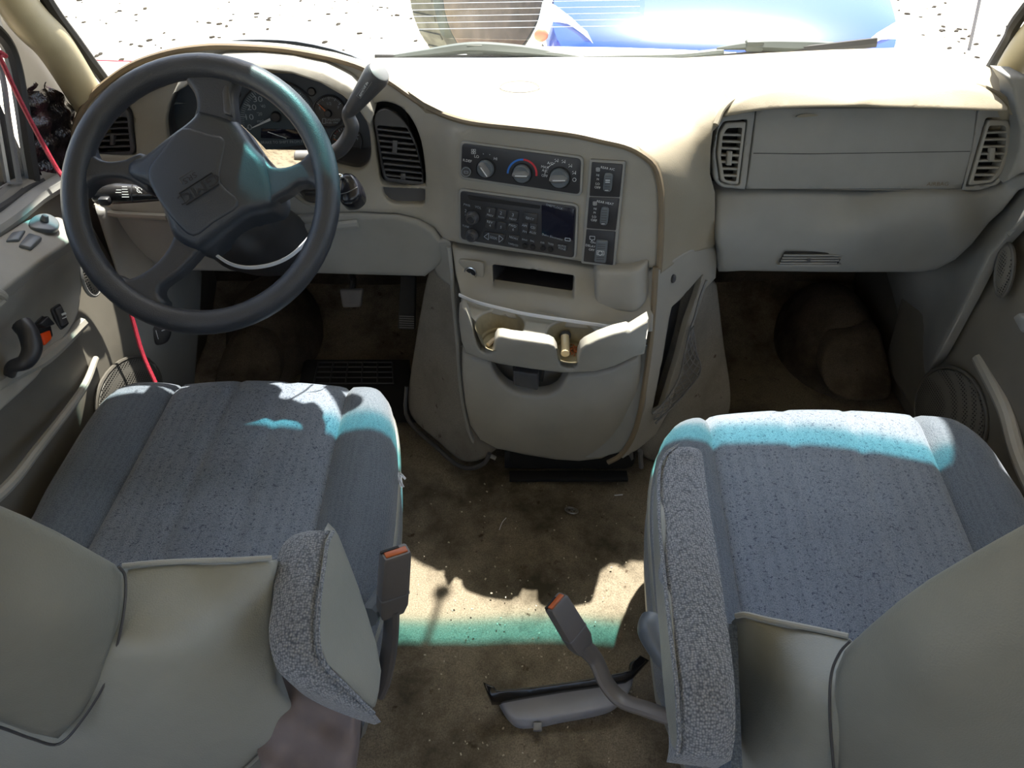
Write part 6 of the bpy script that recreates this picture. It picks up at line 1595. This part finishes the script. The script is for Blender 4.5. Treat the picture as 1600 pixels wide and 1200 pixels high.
b = B(); b.loft([[cp(1.45, -0.57, 1.40), cp(1.45, 0.57, 1.40), cp(2.5, 0.57, 1.43), cp(2.5, -0.57, 1.43)], [cp(1.45, -0.57, 1.44), cp(1.45, 0.57, 1.44), cp(2.5, 0.57, 1.46), cp(2.5, -0.57, 1.46)]]); b.put('car_roof', blue, car)
for s_ in (-1, 1):
    b = B(); rows = []
    for k, d in ((0, 0.0), (1, 0.06)):
        rows.append([cp(a + d, s_ * w, z) for a, w, z in ((-0.60, 0.46, 0.56), (-0.52, 0.74, 0.58), (-0.30, 0.89, 0.64), (-0.10, 0.885, 0.74), (-0.30, 0.80, 0.765), (-0.48, 0.62, 0.71))])
    b.loft(rows); o = b.put('headlight', simple('clear headlight', (225, 228, 230), 0.15, 0, 1, 0), car)
    b = B(); b.ell(cp(-0.44, s_ * 0.84, 0.68), 0.035, 0.02, 0.03); b.put('indicator', simple('amber lamp', (205, 130, 100), 0.3, 0, 1, 0), o)
tire = simple('dusty tyre', (96, 98, 90), 0.9, 0.6, 40, 0.2)
dust = simple('dusty wheel', (158, 138, 116), 0.8, 0.5, 20, 0.15)
def wheel(a, s_, par=car, turn=0.0):
    c = cp(a, s_ * 0.80, 0.33); ax = (S_ * s_ + A_ * turn).normalized()
    b = B(); q = ax.to_track_quat('Z', 'Y'); b.lathe([(0.20, -0.10), (0.30, -0.11), (0.33, -0.08), (0.33, 0.08), (0.30, 0.11), (0.20, 0.10)], c, q, 36); o = b.put('tyre', tire, par)
    b = B(); b.lathe([(0, 0.05), (0.06, 0.07), (0.18, 0.05), (0.205, 0.10)], c, q, 28); b.put('wheel_disc', dust, o)
for a in (0.35, 2.75):
    for s_ in (-1, 1): wheel(a, s_)
# loose wheel and dusty fender liner left of the blue car
lw = thing('loose_wheel', 'dusty loose wheel standing left of the blue car', 'wheel', onZ(700, -5, -0.30))
c = onD(752, -28, 4.3); ax = V((0.72, -0.69, 0.05)).normalized(); q = ax.to_track_quat('Z', 'Y')
b = B(); b.lathe([(0.22, -0.10), (0.42, -0.13), (0.46, -0.10), (0.46, 0.10), (0.42, 0.13), (0.3, 0.11)], c, q, 44); o = b.put('tyre', tire, lw)
b = B(); b.lathe([(0, 0.10), (0.1, 0.12), (0.41, 0.131), (0.425, 0.12)], c, q, 40); b.put('wheel_disc', dust, lw)
b = B()
for k in range(28):
    a = 2 * math.pi * k / 28
    b.box(c + q @ V((0.462 * math.cos(a), 0.462 * math.sin(a), 0)), (0.012, 0.035, 0.18), (q @ Matrix.Rotation(a, 3, 'Z').to_quaternion()).to_matrix(), 0.002)
b.put('tread_blocks', tire, lw, kind='stuff')
# loose rear window pane with heating lines
pn = thing('glass_pane', 'loose car window pane with thin heating lines leaning outside', 'glass pane', onD(820, 20, 2.6) + V((0, 0, -0.1)))
FPn = Fr(onD(820, 20, 2.6), V((-0.1, -1, 0.35)))
b = B(); b.plate(FPn, rnd([(662, -60), (1010, -70), (1004, 66), (690, 60)], 12), 0, 0.004); b.put('pane', M['glass'], pn)
for i in range(9):
    y = -38 + i * 10
    b = B(); b.line(FPn, [(640, y + 4), (1000, y - 2)], 1.1, 0.006); b.put('heating_line', M['white'], pn)
b = B(); rr = random.Random(21)
for i in range(520):
    x = rr.uniform(-7.5, -0.6) if i % 3 else rr.uniform(3.2, 6.5); y = rr.uniform(5.2, 8.5); s_ = rr.uniform(0.005, 0.018)
    b.ell((x, y, -0.62 + s_ * 0.3), s_ * 1.8, s_, s_ * 0.6, Matrix.Rotation(rr.uniform(0, 3), 3, 'Z'), 6, 4)
o = b.put('ground_stones', simple('dark stones', (40, 34, 26), 0.9, 0, 1, 0.2)); tag(o, 'small dark stones and twigs strewn over the bright ground', 'stones', kind='stuff')
# thin pole in the distance
b = B(); p = onZ(1514, 78, -0.62) ; b.tube([p, onD(1535, -20, depth(p) * 0.97)], 0.014, 6, 0)
o = b.put('thin_pole', M['greyp']); tag(o, 'thin grey pole standing on the bright ground at right', 'pole')
for o in list(bpy.data.objects):
    if "_loc" in o: del o["_loc"]
